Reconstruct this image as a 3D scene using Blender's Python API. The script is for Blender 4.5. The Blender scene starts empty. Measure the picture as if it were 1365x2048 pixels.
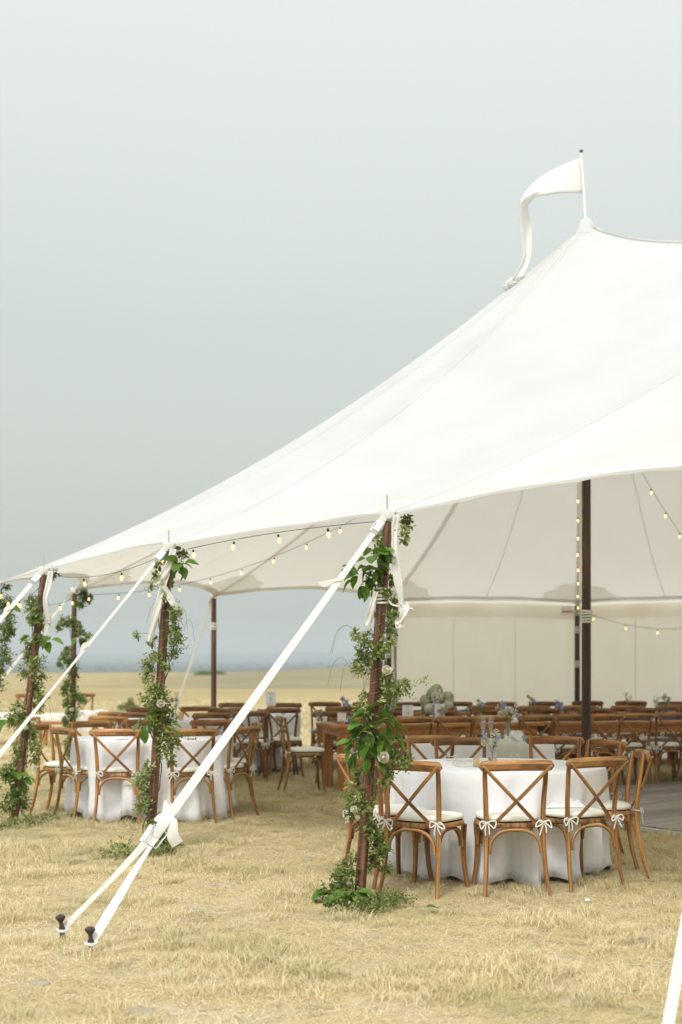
import bpy, math, random
import numpy as np
from mathutils import Vector, Matrix, noise
from mathutils.bvhtree import BVHTree

random.seed(7); np.random.seed(7)
S = bpy.context.scene
C = S.collection
PI = math.pi
# ------------------------------------------------------------------ camera
EYE, F, HX, HY = 1.556, 2844.0, 682.5, 1313.0
cam = bpy.data.cameras.new('camera'); camo = bpy.data.objects.new('camera', cam); C.objects.link(camo)
camo.location = (0, 0, EYE); camo.rotation_euler = (PI/2, 0, 0)
cam.sensor_fit = 'VERTICAL'; cam.sensor_height = 36.0; cam.lens = 50.0
cam.shift_y = 289/2048.0; cam.clip_start = .1; cam.clip_end = 30000
cam.dof.use_dof = True; cam.dof.focus_distance = 9.3; cam.dof.aperture_fstop = 2.2
S.camera = camo
def at(px, py, Y):
    "point seen at photo pixel px,py at distance Y"
    return Vector(((px-HX)/F*Y, Y, EYE-(py-HY)/F*Y))
# ------------------------------------------------------------------ world and sun
SUN_EL, SUN_AZ = math.radians(52), math.radians(200)     # azimuth clockwise from +Y
W = bpy.data.worlds.new('World'); S.world = W; W.use_nodes = True
nt = W.node_tree; nt.nodes.clear(); N = nt.nodes.new; L = nt.links.new
out = N('ShaderNodeOutputWorld')
sky = N('ShaderNodeTexSky'); sky.sky_type = 'NISHITA'; sky.sun_disc = False
sky.sun_elevation = SUN_EL; sky.sun_rotation = SUN_AZ; sky.dust_density = 6; sky.air_density = 1.2
bg1 = N('ShaderNodeBackground'); bg1.inputs['Strength'].default_value = .06
hs = N('ShaderNodeHueSaturation'); hs.inputs['Saturation'].default_value = .3; L(sky.outputs[0], hs.inputs['Color']); L(hs.outputs[0], bg1.inputs['Color'])
tc = N('ShaderNodeTexCoord'); sp = N('ShaderNodeSeparateXYZ'); L(tc.outputs['Generated'], sp.inputs[0])
cl = N('ShaderNodeTexNoise'); cl.inputs['Scale'].default_value = 1.3; cl.inputs['Detail'].default_value = 2.5
cmap = N('ShaderNodeMapping'); cmap.inputs['Scale'].default_value = (1, 1, 2.4); L(tc.outputs['Generated'], cmap.inputs[0]); L(cmap.outputs[0], cl.inputs['Vector'])
ad = N('ShaderNodeMath'); ad.operation = 'MULTIPLY_ADD'; ad.inputs[1].default_value = .10; L(cl.outputs['Fac'], ad.inputs[0])
sb = N('ShaderNodeMath'); sb.operation = 'SUBTRACT'; sb.inputs[1].default_value = .05; L(sp.outputs['Z'], sb.inputs[0]); L(sb.outputs[0], ad.inputs[2])
rp = N('ShaderNodeValToRGB'); L(ad.outputs[0], rp.inputs['Fac'])
e = rp.color_ramp.elements
e[0].position = 0; e[0].color = (.54, .545, .475, 1)
e[1].position = 1; e[1].color = (1.25, 1.27, 1.24, 1)
for p_, c_ in ((.12, (.485, .52, .462, 1)), (.24, (.495, .535, .48, 1)), (.42, (.685, .73, .70, 1)), (.65, (.98, 1.0, .98, 1))):
    q = e.new(p_); q.color = c_
bg2 = N('ShaderNodeBackground'); L(rp.outputs['Color'], bg2.inputs['Color']); bg2.inputs['Strength'].default_value = .88
adds = N('ShaderNodeAddShader'); L(bg1.outputs[0], adds.inputs[0]); L(bg2.outputs[0], adds.inputs[1])
L(adds.outputs[0], out.inputs['Surface'])
sl = bpy.data.lights.new('sun', 'SUN'); sl.energy = 1.9; sl.angle = math.radians(14); sl.color = (1, .965, .91)
so = bpy.data.objects.new('sun', sl); C.objects.link(so)
sd = Vector((math.sin(SUN_AZ)*math.cos(SUN_EL), math.cos(SUN_AZ)*math.cos(SUN_EL), math.sin(SUN_EL)))
so.rotation_euler = sd.to_track_quat('Z', 'Y').to_euler()
S.view_settings.view_transform = 'Standard'; S.view_settings.look = 'None'
S.view_settings.exposure = .12; S.view_settings.gamma = 1; S.view_settings.use_curve_mapping = False
S.cycles.max_bounces = 8; S.cycles.diffuse_bounces = 4; S.cycles.transmission_bounces = 6
S.cycles.transparent_max_bounces = 8; S.cycles.volume_bounces = 0
S.cycles.use_denoising = True
# ------------------------------------------------------------------ materials
def mat(name, build):
    m = bpy.data.materials.new(name); m.use_nodes = True
    t = m.node_tree; t.nodes.clear()
    o = t.nodes.new('ShaderNodeOutputMaterial')
    sh = build(t)
    t.links.new(sh, o.inputs['Surface']); return m
def nd(t, typ, **kw):
    n = t.nodes.new(typ)
    for k, v in kw.items():
        if k.startswith('i_'):
            key = k[2:].replace('_', ' '); n.inputs[key].default_value = v
        else: setattr(n, k, v)
    return n
def ramp(t, src, stops):
    r = t.nodes.new('ShaderNodeValToRGB'); t.links.new(src, r.inputs['Fac'])
    el = r.color_ramp.elements
    el[0].position, el[0].color = stops[0][0], (*stops[0][1], 1)
    el[1].position, el[1].color = stops[-1][0], (*stops[-1][1], 1)
    for p, c in stops[1:-1]:
        q = el.new(p); q.color = (*c, 1)
    return r.outputs['Color']
def tex(t, scale=(1, 1, 1), nscale=5, detail=3, coord='Object', rough=.55):
    c = t.nodes.new('ShaderNodeTexCoord'); m = nd(t, 'ShaderNodeMapping'); m.inputs['Scale'].default_value = scale
    t.links.new(c.outputs[coord], m.inputs[0])
    n = nd(t, 'ShaderNodeTexNoise'); n.inputs['Scale'].default_value = nscale; n.inputs['Detail'].default_value = detail; n.inputs['Roughness'].default_value = rough
    t.links.new(m.outputs[0], n.inputs['Vector']); return n.outputs['Fac']
def bump(t, h, strength=.3, dist=.01):
    b = nd(t, 'ShaderNodeBump'); b.inputs['Strength'].default_value = strength; b.inputs['Distance'].default_value = dist
    t.links.new(h, b.inputs['Height']); return b.outputs['Normal']
def mixc(t, a, b, fac, mode='MIX'):
    m = nd(t, 'ShaderNodeMix', data_type='RGBA', blend_type=mode)
    for s, v in ((0, fac), (6, a), (7, b)):
        if isinstance(v, (int, float)): m.inputs[s].default_value = v
        elif isinstance(v, tuple): m.inputs[s].default_value = (*v, 1)
        else: t.links.new(v, m.inputs[s])
    return m.outputs[2]
def princ(t, col, rough=.6, normal=None, spec=.4, **kw):
    p = nd(t, 'ShaderNodeBsdfPrincipled')
    if isinstance(col, tuple): p.inputs['Base Color'].default_value = (*col, 1)
    else: t.links.new(col, p.inputs['Base Color'])
    if isinstance(rough, (int, float)): p.inputs['Roughness'].default_value = rough
    else: t.links.new(rough, p.inputs['Roughness'])
    p.inputs['Specular IOR Level'].default_value = spec
    for k, v in kw.items(): p.inputs[k.replace('_', ' ')].default_value = v
    if normal is not None: t.links.new(normal, p.inputs['Normal'])
    return p.outputs[0]
def simple(name, col, rough=.6, spec=.4, var=.12, nscale=30, metallic=0.):
    def b(t):
        n = tex(t, nscale=nscale)
        c = mixc(t, tuple(x*(1-var) for x in col), tuple(min(1, x*(1+var)) for x in col), n)
        return princ(t, c, rough, bump(t, n, .15, .003), spec, Metallic=metallic)
    return mat(name, b)
def cloth(name, col, tcol, trans, weave=900, crease=0.):
    def b(t):
        n = tex(t, nscale=weave, detail=1); n2 = tex(t, (1, 1, 1), 1.1, 5)
        c = mixc(t, tuple(x*.93 for x in col), col, ramp(t, n2, [(.35, (0, 0, 0)), (.6, (1, 1, 1))]))
        nm = bump(t, n, .12, .001)
        if crease:
            w = tex(t, (1, 1, .45), 9, 3, 'Object', .5)
            b2 = nd(t, 'ShaderNodeBump'); b2.inputs['Strength'].default_value = crease; b2.inputs['Distance'].default_value = .03
            t.links.new(w, b2.inputs['Height']); t.links.new(nm, b2.inputs['Normal']); nm = b2.outputs['Normal']
        d = nd(t, 'ShaderNodeBsdfDiffuse'); t.links.new(c, d.inputs['Color']); t.links.new(nm, d.inputs['Normal'])
        tr = nd(t, 'ShaderNodeBsdfTranslucent'); tr.inputs['Color'].default_value = (*tcol, 1); t.links.new(nm, tr.inputs['Normal'])
        mx = nd(t, 'ShaderNodeMixShader'); mx.inputs[0].default_value = trans
        t.links.new(d.outputs[0], mx.inputs[1]); t.links.new(tr.outputs[0], mx.inputs[2]); return mx.outputs[0]
    return mat(name, b)
def wood(name, cols, rough=.42, usecol=True, gscale=(55, 2.2, 1), spec=.45):
    def b(t):
        g = tex(t, gscale, 1.0, 5, 'UV', .65); g2 = tex(t, (gscale[0]*.25, gscale[1]*.4, 1), 1.0, 2, 'UV')
        c = ramp(t, g, [(.36, cols[0]), (.5, cols[1]), (.66, cols[2])])
        c = mixc(t, c, tuple(x*.55 for x in cols[0]), ramp(t, g2, [(.5, (0, 0, 0)), (.78, (.6, .6, .6))]))
        if usecol:
            oi = nd(t, 'ShaderNodeObjectInfo'); c = mixc(t, c, oi.outputs['Color'], 1., 'MULTIPLY')
        return princ(t, c, rough, bump(t, g, .18, .002), spec)
    return mat(name, b)
M = {}
M['canvas'] = cloth('sailcloth', (.685, .72, .75), (.95, .905, .80), .375, 700, .03)
M['patch'] = cloth('doubled_sailcloth', (.80, .79, .75), (.97, .96, .92), .66, 700)
M['wallcloth'] = cloth('wall_cloth', (.84, .83, .78), (.98, .955, .87), .585, 700, .15)
M['linen'] = cloth('white_linen', (.83, .835, .87), (.84, .84, .87), .12, 1400, .45)
M['chiffon'] = cloth('chiffon', (.86, .86, .84), (.9, .9, .86), .35, 1200)
M['webbing'] = cloth('webbing', (.72, .71, .67), (.8, .8, .7), .06, 1500)
M['gauze'] = cloth('gauze_runner', (.68, .68, .64), (.8, .8, .75), .2, 260)
M['bluecloth'] = cloth('blue_gauze', (.13, .19, .30), (.15, .22, .35), .15, 300)
M['cushion'] = cloth('cushion_fabric', (.79, .78, .71), (.8, .8, .7), .02, 1200)
M['darkpad'] = simple('dark_pad', (.03, .026, .022), .9)
M['chairwood'] = wood('oak_stain', ((.085, .036, .009), (.265, .128, .036), (.48, .265, .09)))
M['farmwood'] = wood('farm_pine', ((.25, .10, .026), (.44, .19, .052), (.60, .29, .095)), .5, gscale=(18, 1.2, 1))
M['polewood'] = wood('dark_pole', ((.035, .014, .008), (.12, .052, .028), (.27, .14, .08)), .55, False, (36, 1.1, 1))
M['darkpole'] = wood('espresso_pole', ((.014, .006, .003), (.045, .019, .009), (.115, .05, .022)), .45, False, (60, 1.0, 1))
M['iron'] = simple('rusty_iron', (.07, .05, .042), .75, .4, .4, 60, .3)
M['steel'] = simple('galvanised', (.55, .58, .58), .35, .5, .15, 60, .85)
M['copper'] = simple('copper_wire', (.55, .27, .14), .35, .5, .1, 60, .8)
M['blackwire'] = simple('green_black_cable', (.10, .115, .085), .6)
M['plank'] = wood('grey_vinyl', ((.17, .152, .135), (.25, .228, .205), (.34, .315, .285)), .6, True, (14, .8, 1), .3)
M['trim'] = simple('black_rubber', (.02, .02, .02), .6)
M['whitetrim'] = simple('aluminium_lip', (.5, .5, .47), .5)
M['paper'] = simple('card_paper', (.80, .80, .80), .8, .2, .03)
M['ink'] = simple('ink', (.22, .25, .33), .8)
M['rope'] = cloth('white_rope', (.78, .77, .72), (.7, .7, .6), .05, 1500)
M['candle'] = simple('gold_votive', (.62, .45, .20), .35, .5)
M['ceramic'] = simple('white_ceramic', (.78, .77, .74), .5, .5, .05)
M['teal'] = simple('teal_glass', (.22, .38, .38), .15, .6)
M['orange'] = simple('orange_print', (.55, .14, .05), .7)
M['fur'] = cloth('white_fur', (.76, .74, .68), (.8, .8, .7), .15, 90)
M['stone'] = simple('pale_stone', (.33, .29, .22), .85, .3, .25, 25)
M['glass'] = mat('clear_glass', lambda t: princ(t, (.95, .97, .97), .03, None, .5, Transmission_Weight=.92, IOR=1.25))
def bulbmat(t):
    em = nd(t, 'ShaderNodeEmission'); em.inputs['Color'].default_value = (1, .64, .27, 1); em.inputs['Strength'].default_value = 2.7
    return em.outputs[0]
M['bulb'] = mat('lit_bulb', bulbmat)
def leafmat(name, a, b_, back, tr=.3):
    def b(t):
        at_ = nd(t, 'ShaderNodeAttribute', attribute_name='tint'); oi = nd(t, 'ShaderNodeObjectInfo')
        n = tex(t, nscale=45, detail=2)
        f = nd(t, 'ShaderNodeMath', operation='ADD'); t.links.new(at_.outputs['Fac'], f.inputs[0])
        r = nd(t, 'ShaderNodeMath', operation='MULTIPLY'); r.inputs[1].default_value = .35; t.links.new(oi.outputs['Random'], r.inputs[0]); t.links.new(r.outputs[0], f.inputs[1])
        c = ramp(t, f.outputs[0], [(0, a), (.6, b_), (1, back)])
        c = mixc(t, c, tuple(x*.6 for x in a), ramp(t, n, [(.55, (0, 0, 0)), (.8, (.5, .5, .5))]))
        p = princ(t, c, .5, None, .35)
        tr_ = nd(t, 'ShaderNodeBsdfTranslucent'); t.links.new(mixc(t, c, (.16, .24, .03), .5), tr_.inputs['Color'])
        mx = nd(t, 'ShaderNodeMixShader'); mx.inputs[0].default_value = tr
        t.links.new(p, mx.inputs[1]); t.links.new(tr_.outputs[0], mx.inputs[2]); return mx.outputs[0]
    return mat(name, b)
M['leaf'] = leafmat('small_leaf', (.055, .085, .02), (.18, .235, .055), (.40, .44, .17))
M['bigleaf'] = leafmat('lemon_leaf', (.075, .16, .022), (.18, .33, .045), (.32, .47, .11))
M['petal'] = cloth('cream_petal', (.80, .77, .66), (.8, .78, .6), .3, 300)
M['hydr'] = cloth('hydrangea_petal', (.60, .66, .45), (.6, .7, .4), .3, 200)
M['hydw'] = cloth('white_hydrangea', (.84, .83, .72), (.8, .8, .6), .3, 200)
M['bluepetal'] = cloth('blue_petal', (.44, .50, .66), (.4, .45, .7), .3, 200)
M['dusty'] = cloth('dusty_sage', (.16, .24, .24), (.2, .3, .25), .2, 200)
def grassmat(t):
    at_ = nd(t, 'ShaderNodeAttribute', attribute_name='tint')
    geo = nd(t, 'ShaderNodeNewGeometry')
    n = nd(t, 'ShaderNodeTexNoise'); n.inputs['Scale'].default_value = .9; n.inputs['Detail'].default_value = 3; t.links.new(geo.outputs['Position'], n.inputs['Vector'])
    c = ramp(t, at_.outputs['Fac'], [(0, (.28, .22, .11)), (.3, (.66, .56, .32)), (.7, (.79, .70, .46)), (1, (.90, .84, .65))])
    c = mixc(t, c, (.40, .38, .16), ramp(t, n.outputs['Fac'], [(.47, (0, 0, 0)), (.70, (.5, .5, .5))]))
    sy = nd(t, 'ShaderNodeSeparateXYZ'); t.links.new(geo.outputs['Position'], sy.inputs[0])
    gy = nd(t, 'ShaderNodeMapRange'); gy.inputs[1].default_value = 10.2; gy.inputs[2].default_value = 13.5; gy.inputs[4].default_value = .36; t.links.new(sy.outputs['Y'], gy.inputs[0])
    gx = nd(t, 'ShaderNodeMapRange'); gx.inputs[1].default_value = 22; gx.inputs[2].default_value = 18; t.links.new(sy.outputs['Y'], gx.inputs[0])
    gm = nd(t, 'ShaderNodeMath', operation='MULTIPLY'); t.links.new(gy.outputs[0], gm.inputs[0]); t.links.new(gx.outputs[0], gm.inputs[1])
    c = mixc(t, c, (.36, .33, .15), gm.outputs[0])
    p = nd(t, 'ShaderNodeBsdfDiffuse'); t.links.new(c, p.inputs['Color'])
    tr = nd(t, 'ShaderNodeBsdfTranslucent'); t.links.new(c, tr.inputs['Color'])
    mx = nd(t, 'ShaderNodeMixShader'); mx.inputs[0].default_value = .3
    t.links.new(p.outputs[0], mx.inputs[1]); t.links.new(tr.outputs[0], mx.inputs[2]); return mx.outputs[0]
M['grass'] = mat('dry_grass', grassmat)
def groundmat(t):
    geo = nd(t, 'ShaderNodeNewGeometry')
    def nz(sc, det, ro=.6, st=None):
        n = nd(t, 'ShaderNodeTexNoise'); n.inputs['Scale'].default_value = sc; n.inputs['Detail'].default_value = det; n.inputs['Roughness'].default_value = ro
        src = geo.outputs['Position']
        if st:
            m = nd(t, 'ShaderNodeMapping'); m.inputs['Scale'].default_value = st; t.links.new(src, m.inputs[0]); src = m.outputs[0]
        t.links.new(src, n.inputs['Vector']); return n.outputs['Fac']
    fine = nz(60, 5, .75); mid = nz(2.2, 5); big = nz(.028, 4, .5, (1, 2.2, 1)); huge = nz(.006, 3, .5, (1, 2.5, 1))
    c = ramp(t, fine, [(.3, (.30, .23, .12)), (.5, (.52, .42, .23)), (.7, (.68, .58, .36))])
    c = mixc(t, c, (.50, .44, .34), ramp(t, mid, [(.48, (0, 0, 0)), (.66, (.8, .8, .8))]))
    c = mixc(t, c, (.26, .21, .13), ramp(t, nz(5, 5, .7), [(.53, (0, 0, 0)), (.66, (.85, .85, .85))]))  # small dark soil patches, with shade between tufts put into the colour
    field = ramp(t, big, [(.32, (.335, .265, .13)), (.5, (.385, .305, .155)), (.68, (.295, .245, .13))])
    field = mixc(t, field, (.29, .28, .16), ramp(t, huge, [(.5, (0, 0, 0)), (.66, (.7, .7, .7))]))
    sp_ = nd(t, 'ShaderNodeSeparateXYZ'); t.links.new(geo.outputs['Position'], sp_.inputs[0])
    ya = nd(t, 'ShaderNodeMapRange'); ya.inputs[1].default_value = 85; ya.inputs[2].default_value = 120; t.links.new(sp_.outputs['Y'], ya.inputs[0])
    xa = nd(t, 'ShaderNodeMapRange'); xa.inputs[1].default_value = -32; xa.inputs[2].default_value = -12; t.links.new(sp_.outputs['X'], xa.inputs[0])
    xy = nd(t, 'ShaderNodeMath', operation='MULTIPLY'); t.links.new(ya.outputs[0], xy.inputs[0]); t.links.new(xa.outputs[0], xy.inputs[1])
    field = mixc(t, field, ramp(t, big, [(.35, (.215, .19, .11)), (.65, (.27, .235, .135))]), xy.outputs[0])
    mr = nd(t, 'ShaderNodeMapRange'); mr.inputs[1].default_value = 16; mr.inputs[2].default_value = 40; t.links.new(sp_.outputs['Y'], mr.inputs[0])
    c = mixc(t, c, field, mr.outputs[0])
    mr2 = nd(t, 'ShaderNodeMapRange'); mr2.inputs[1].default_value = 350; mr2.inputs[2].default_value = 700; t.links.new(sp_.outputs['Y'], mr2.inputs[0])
    far = ramp(t, nz(.004, 4, .6, (1, .5, 1)), [(.4, (.015, .05, .07)), (.55, (.03, .07, .085)), (.7, (.07, .10, .10))])  # dark wooded plain, with the blue of distance haze put into its colour
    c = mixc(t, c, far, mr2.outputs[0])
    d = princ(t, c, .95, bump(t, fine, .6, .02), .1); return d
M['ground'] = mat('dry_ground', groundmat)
M['tree'] = leafmat('far_tree', (.010, .03, .035), (.02, .045, .04), (.03, .06, .045), .1)
# ------------------------------------------------------------------ mesh helpers
class MB:
    def __init__(s): s.v = []; s.f = []; s.uv = []; s.m = []
    def add(s, vs, fs, uvs=None, mi=0):
        o = len(s.v); s.v += [tuple(v) for v in vs]
        for i, f in enumerate(fs):
            s.f.append(tuple(o+k for k in f)); s.m.append(mi)
            s.uv.append(uvs[i] if uvs else [(0, 0)]*len(f))
    def box(s, c, d, mi=0, rot=0, bev=0):
        x, y, z = [k/2 for k in d]; cr, sr = math.cos(rot), math.sin(rot)
        vs = []
        for a, b_, c_ in ((-1,-1,-1),(1,-1,-1),(1,1,-1),(-1,1,-1),(-1,-1,1),(1,-1,1),(1,1,1),(-1,1,1)):
            px, py = a*x, b_*y
            vs.append((c[0]+px*cr-py*sr, c[1]+px*sr+py*cr, c[2]+c_*z))
        fs = [(0,3,2,1),(4,5,6,7),(0,1,5,4),(1,2,6,5),(2,3,7,6),(3,0,4,7)]
        D = d; lx = D[0] >= max(D[1], D[2]); lz = D[2] > max(D[0], D[1])
        uv = []
        raw = [(a*x, b_*y, c_*z) for a, b_, c_ in ((-1,-1,-1),(1,-1,-1),(1,1,-1),(-1,1,-1),(-1,-1,1),(1,-1,1),(1,1,1),(-1,1,1))]
        for f in fs:
            l = []
            for k in f:
                r = raw[k]
                l.append((r[1]+r[2]+c[1], r[0]+c[0]*3) if lx else ((r[0]+r[1]+c[0], r[2]) if lz else (r[0]+r[2]+c[0], r[1]+c[1]*3)))
            uv.append(l)
        s.add(vs, fs, uv, mi)
    def sweep(s, pts, rx, ry=None, up=(0, 0, 1), n=8, mi=0, cap=True, sq=1.0, closed=False):
        "tube along pts; rx along side, ry along up"
        pts = [Vector(p) for p in pts]; K = len(pts); up = Vector(up)
        rx = [rx]*K if isinstance(rx, (int, float)) else rx
        ry = rx if ry is None else ([ry]*K if isinstance(ry, (int, float)) else ry)
        vs = []; dist = 0; ds = []
        u0 = random.random()*3; v0 = random.random()*5
        for i, p in enumerate(pts):
            if i: dist += (p-pts[i-1]).length
            ds.append(dist)
            a = pts[max(i-1, 0)]; b_ = pts[min(i+1, K-1)]
            if closed: a = pts[(i-1) % K]; b_ = pts[(i+1) % K]
            t = (b_-a).normalized()
            side = t.cross(up)
            if side.length < 1e-4: side = t.cross(Vector((1, .01, 0)))
            side.normalize(); u = side.cross(t).normalized()
            for k in range(n):
                an = 2*PI*(k+.5)/n; ca, sa = math.cos(an), math.sin(an)
                if sq != 1.0:
                    ca = math.copysign(abs(ca)**sq, ca); sa = math.copysign(abs(sa)**sq, sa)
                vs.append(p+side*(rx[i]*ca)+u*(ry[i]*sa))
        fs = []; uv = []; per = 2*PI*max(rx[0], ry[0])
        for i in range(K if closed else K-1):
            j = (i+1) % K
            for k in range(n):
                k2 = (k+1) % n
                fs.append((i*n+k, i*n+k2, j*n+k2, j*n+k))
                ua, ub = u0+per*k/n, u0+per*(k+1)/n; va, vb = v0+ds[i], v0+(ds[j] if j else dist)
                uv.append([(ua, va), (ub, va), (ub, vb), (ua, vb)])
        if cap and not closed:
            fs.append(tuple(range(n))[::-1]); uv.append([(u0, v0)]*n)
            fs.append(tuple((K-1)*n+k for k in range(n))); uv.append([(u0, v0)]*n)
        s.add(vs, fs, uv, mi)
    def lathe(s, prof, c=(0, 0, 0), n=16, mi=0, cap=True):
        vs = []; 
        for r, z in prof:
            for k in range(n):
                a = 2*PI*k/n; vs.append((c[0]+r*math.cos(a), c[1]+r*math.sin(a), c[2]+z))
        fs = [(i*n+k, i*n+(k+1) % n, (i+1)*n+(k+1) % n, (i+1)*n+k) for i in range(len(prof)-1) for k in range(n)]
        if cap:
            fs.append(tuple(range(n))[::-1]); fs.append(tuple((len(prof)-1)*n+k for k in range(n)))
        s.add(vs, fs, None, mi)
    def grid(s, P, nu, nv, mi=0):
        fs = [(i*nv+j, (i+1)*nv+j, (i+1)*nv+j+1, i*nv+j+1) for i in range(nu-1) for j in range(nv-1)]
        s.add(P, fs, None, mi)
    def mesh(s, name, mats, smooth=True):
        me = bpy.data.meshes.new(name); me.from_pydata(s.v, [], s.f); me.update()
        uvl = me.uv_layers.new(name='UVMap')
        flat = np.array([c for f in s.uv for p in f for c in p], dtype=np.float32)
        uvl.data.foreach_set('uv', flat)
        for m in (mats if isinstance(mats, (list, tuple)) else [mats]): me.materials.append(M[m])
        me.polygons.foreach_set('material_index', s.m)
        if smooth:
            me.polygons.foreach_set('use_smooth', [True]*len(s.f))
            try: me.set_sharp_from_angle(angle=math.radians(42))
            except Exception: pass
        return me
def link(name, me, parent=None, loc=None, rot=None, scale=None):
    o = bpy.data.objects.new(name, me); C.objects.link(o)
    if parent: o.parent = parent
    if loc is not None: o.location = loc
    if rot is not None: o.rotation_euler = rot
    if scale is not None: o.scale = (scale,)*3 if isinstance(scale, (int, float)) else scale
    return o
def obj(name, mb, mats, parent=None, smooth=True, **kw):
    return link(name, mb.mesh(name, mats, smooth), parent, **kw)
def thing(name, label, cat, loc=(0, 0, 0), rz=0, group=None):
    o = bpy.data.objects.new(name, None); C.objects.link(o); o.location = loc; o.rotation_euler = (0, 0, rz)
    o.empty_display_size = .1
    return tag(o, label, cat, group)
def tag(o, label, cat, group=None, kind=None):
    o['label'] = label; o['category'] = cat
    if group: o['group'] = group
    if kind: o['kind'] = kind
    return o
def solid(o, th, off=0.):
    m = o.modifiers.new('thickness', 'SOLIDIFY'); m.thickness = th; m.offset = off; return o
def lerp(a, b, t): return a+(b-a)*t
def sm(a, b, x):
    t = min(1, max(0, (x-a)/(b-a))); return t*t*(3-2*t)
def curve_pts(ctrl, n):
    "Catmull-Rom through control points"
    P = [Vector(p) for p in ctrl]; P = [P[0]*2-P[1]]+P+[P[-1]*2-P[-2]]
    out = []; K = len(P)-3
    for i in range(n):
        t = i/(n-1)*K; k = min(int(t), K-1); t -= k
        a, b_, c, d = P[k:k+4]
        out.append(.5*((2*b_)+(c-a)*t+(2*a-5*b_+4*c-d)*t*t+(3*b_-a-3*c+d)*t**3))
    return out
# ------------------------------------------------------------------ terrain
def hgt(x, y):
    r = math.hypot(x, y)
    z = .018*noise.noise(Vector((x*.5, y*.5, 0)))*sm(2, 6, r)
    z += sm(18, 50, r)*.12*noise.noise(Vector((x*.05, y*.05, 4)))
    crest = lerp(-1.1, -.05, sm(-26, 8, x))
    z += -2.6*sm(66, 105, y)*(1-sm(105, 190, y)) + crest*sm(105, 200, y)
    z += -13.5*sm(230, 520, y)
    z += sm(400, 900, y)*1.6*noise.noise(Vector((x*.002, y*.002, 9)))
    z += sm(2600, 4600, y)*(26+12*noise.noise(Vector((x*.0007, y*.0004, 2)))+5*noise.noise(Vector((x*.004, 0, 2))))
    return z
def axis(lo, hi, step0, g):
    a = [0.]; s_ = step0
    while a[-1] < hi: a.append(a[-1]+s_); s_ *= g
    b_ = [0.]; s_ = step0
    while b_[-1] > lo: b_.append(b_[-1]-s_); s_ *= g
    return sorted(set(b_[1:]+a))
xs = axis(-2600, 2600, .35, 1.065); ys = axis(-60, 5200, .35, 1.045)
mb = MB(); mb.grid([(x, y, hgt(x, y)) for x in xs for y in ys], len(xs), len(ys))
g = obj('ground', mb, 'ground'); g['kind'] = 'structure'; g['label'] = 'dry straw coloured prairie ground running out to hazy plains'
# ------------------------------------------------------------------ dance floor
dF = Vector((.55, -.835, 0)).normalized(); nF = Vector((.835, .55, 0)).normalized()
cF = Vector((1.0, 15.3, 0))
floor = thing('dance_floor', 'grey plank dance floor laid on the grass right of the round table', 'dance floor', cF, math.atan2(nF.y, nF.x))
# local x = nF, local y = -dF ; slab extends along x 0..6.4, along -y
mb = MB(); mb.box((3.2, -3.0, .012), (6.4, 6.0, .03)); obj('base', mb, 'trim', floor)
mb = MB()
mb.box((-.02, -3.0, .016), (.05, 6.08, .032)); mb.box((3.2, .022, .016), (6.45, .04, .03)); obj('edge_trim', mb, 'whitetrim', floor)
plm = []
for k in range(3):
    mb = MB(); mb.box((0, 0, 0), (1.19, .197, .014)); plm.append(mb.mesh('plank', 'plank', False))
for r in range(30):
    off = random.random()*1.2
    x = -off
    while x < 6.4:
        x0, x1 = max(x, .012), min(x+1.2, 6.39)
        if x1-x0 > .06:
            p = link('plank', random.choice(plm), floor, ((x0+x1)/2, -.11-r*.2, .034+random.uniform(-.001, .001)), None, ((x1-x0-.008)/1.19, 1, 1))
            v = random.uniform(.75, 1.15); p.color = (v, v*random.uniform(.96, 1.02), v, 1)
        x += 1.2
# ------------------------------------------------------------------ tent
P = {}
def pole_pt(px, py, Y): return at(px, py, Y)
top = [  # pole tops, going round the tent from the near right corner
    (2.07, 6.94, 2.50), (.293, 9.0, 2.46), (-1.367, 11.29, 2.44), (-2.755, 13.2, 2.365), (-3.70, 15.3, 2.345),
    (-3.43, 18.3, 2.415), (-1.825, 20.4, 2.44), (.74, 22.0, 2.42), (3.67, 22.1, 2.40), (6.3, 21.35, 2.40),
    (7.9, 19.4, 2.42), (10.8, 15.7, 2.42), (11.9, 13.1, 2.42), (11.75, 10.2, 2.42), (10.1, 7.6, 2.42), (7.8, 6.15, 2.42), (4.9, 5.9, 2.45)]
top = [Vector(t) for t in top]; NT = len(top)
PK1 = Vector((2.76, 16.0, 6.44)); PK2 = Vector((5.82, 12.0, 6.44))
apex = [PK2, PK2, PK1, PK1, PK1, PK1, PK1, PK1, PK1, PK1, PK1, PK2, PK2, PK2, PK2, PK2, PK2]
def ridge(t):
    p = PK1.lerp(PK2, t); p.z -= .66*max(0., math.sin(PI*t))**.75; return p
def surf(i, u, v):
    a, b_ = top[i], top[(i+1) % NT]; A, B = apex[i], apex[(i+1) % NT]
    if A == B: R = A.copy()
    else: R = ridge(u if A == PK1 else 1-u)
    sc = 4*u*(1-u)
    v0 = (.022 if 7 <= i <= 10 else .060)*sc; w = v0+(1-v0)*v
    E = a.lerp(b_, u); p = E.lerp(R, w)
    p.z -= .43*4*w*(1-w)
    p.z -= (.07 if i < 7 else .06)*sc*(1-w)**1.5*sm(0, .25, w)+.012*sc
    ed = abs(2*u-1); q_ = math.atan2(w*6, (1-ed)*2.4+1e-4)
    p.z += .011*math.sin(q_*15+i)*math.exp(-w*9)*ed**2*(1-ed**12)+.006*math.sin(u*19+i*2)*math.exp(-w*7)*(1-ed)
    return p
tent = thing('pole_tent', 'large white sailcloth pole tent with two peaks over the reception tables', 'tent', (0, 0, 0))
NU, NV = 33, 30
allv, allf = [], []
panels = []
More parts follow.
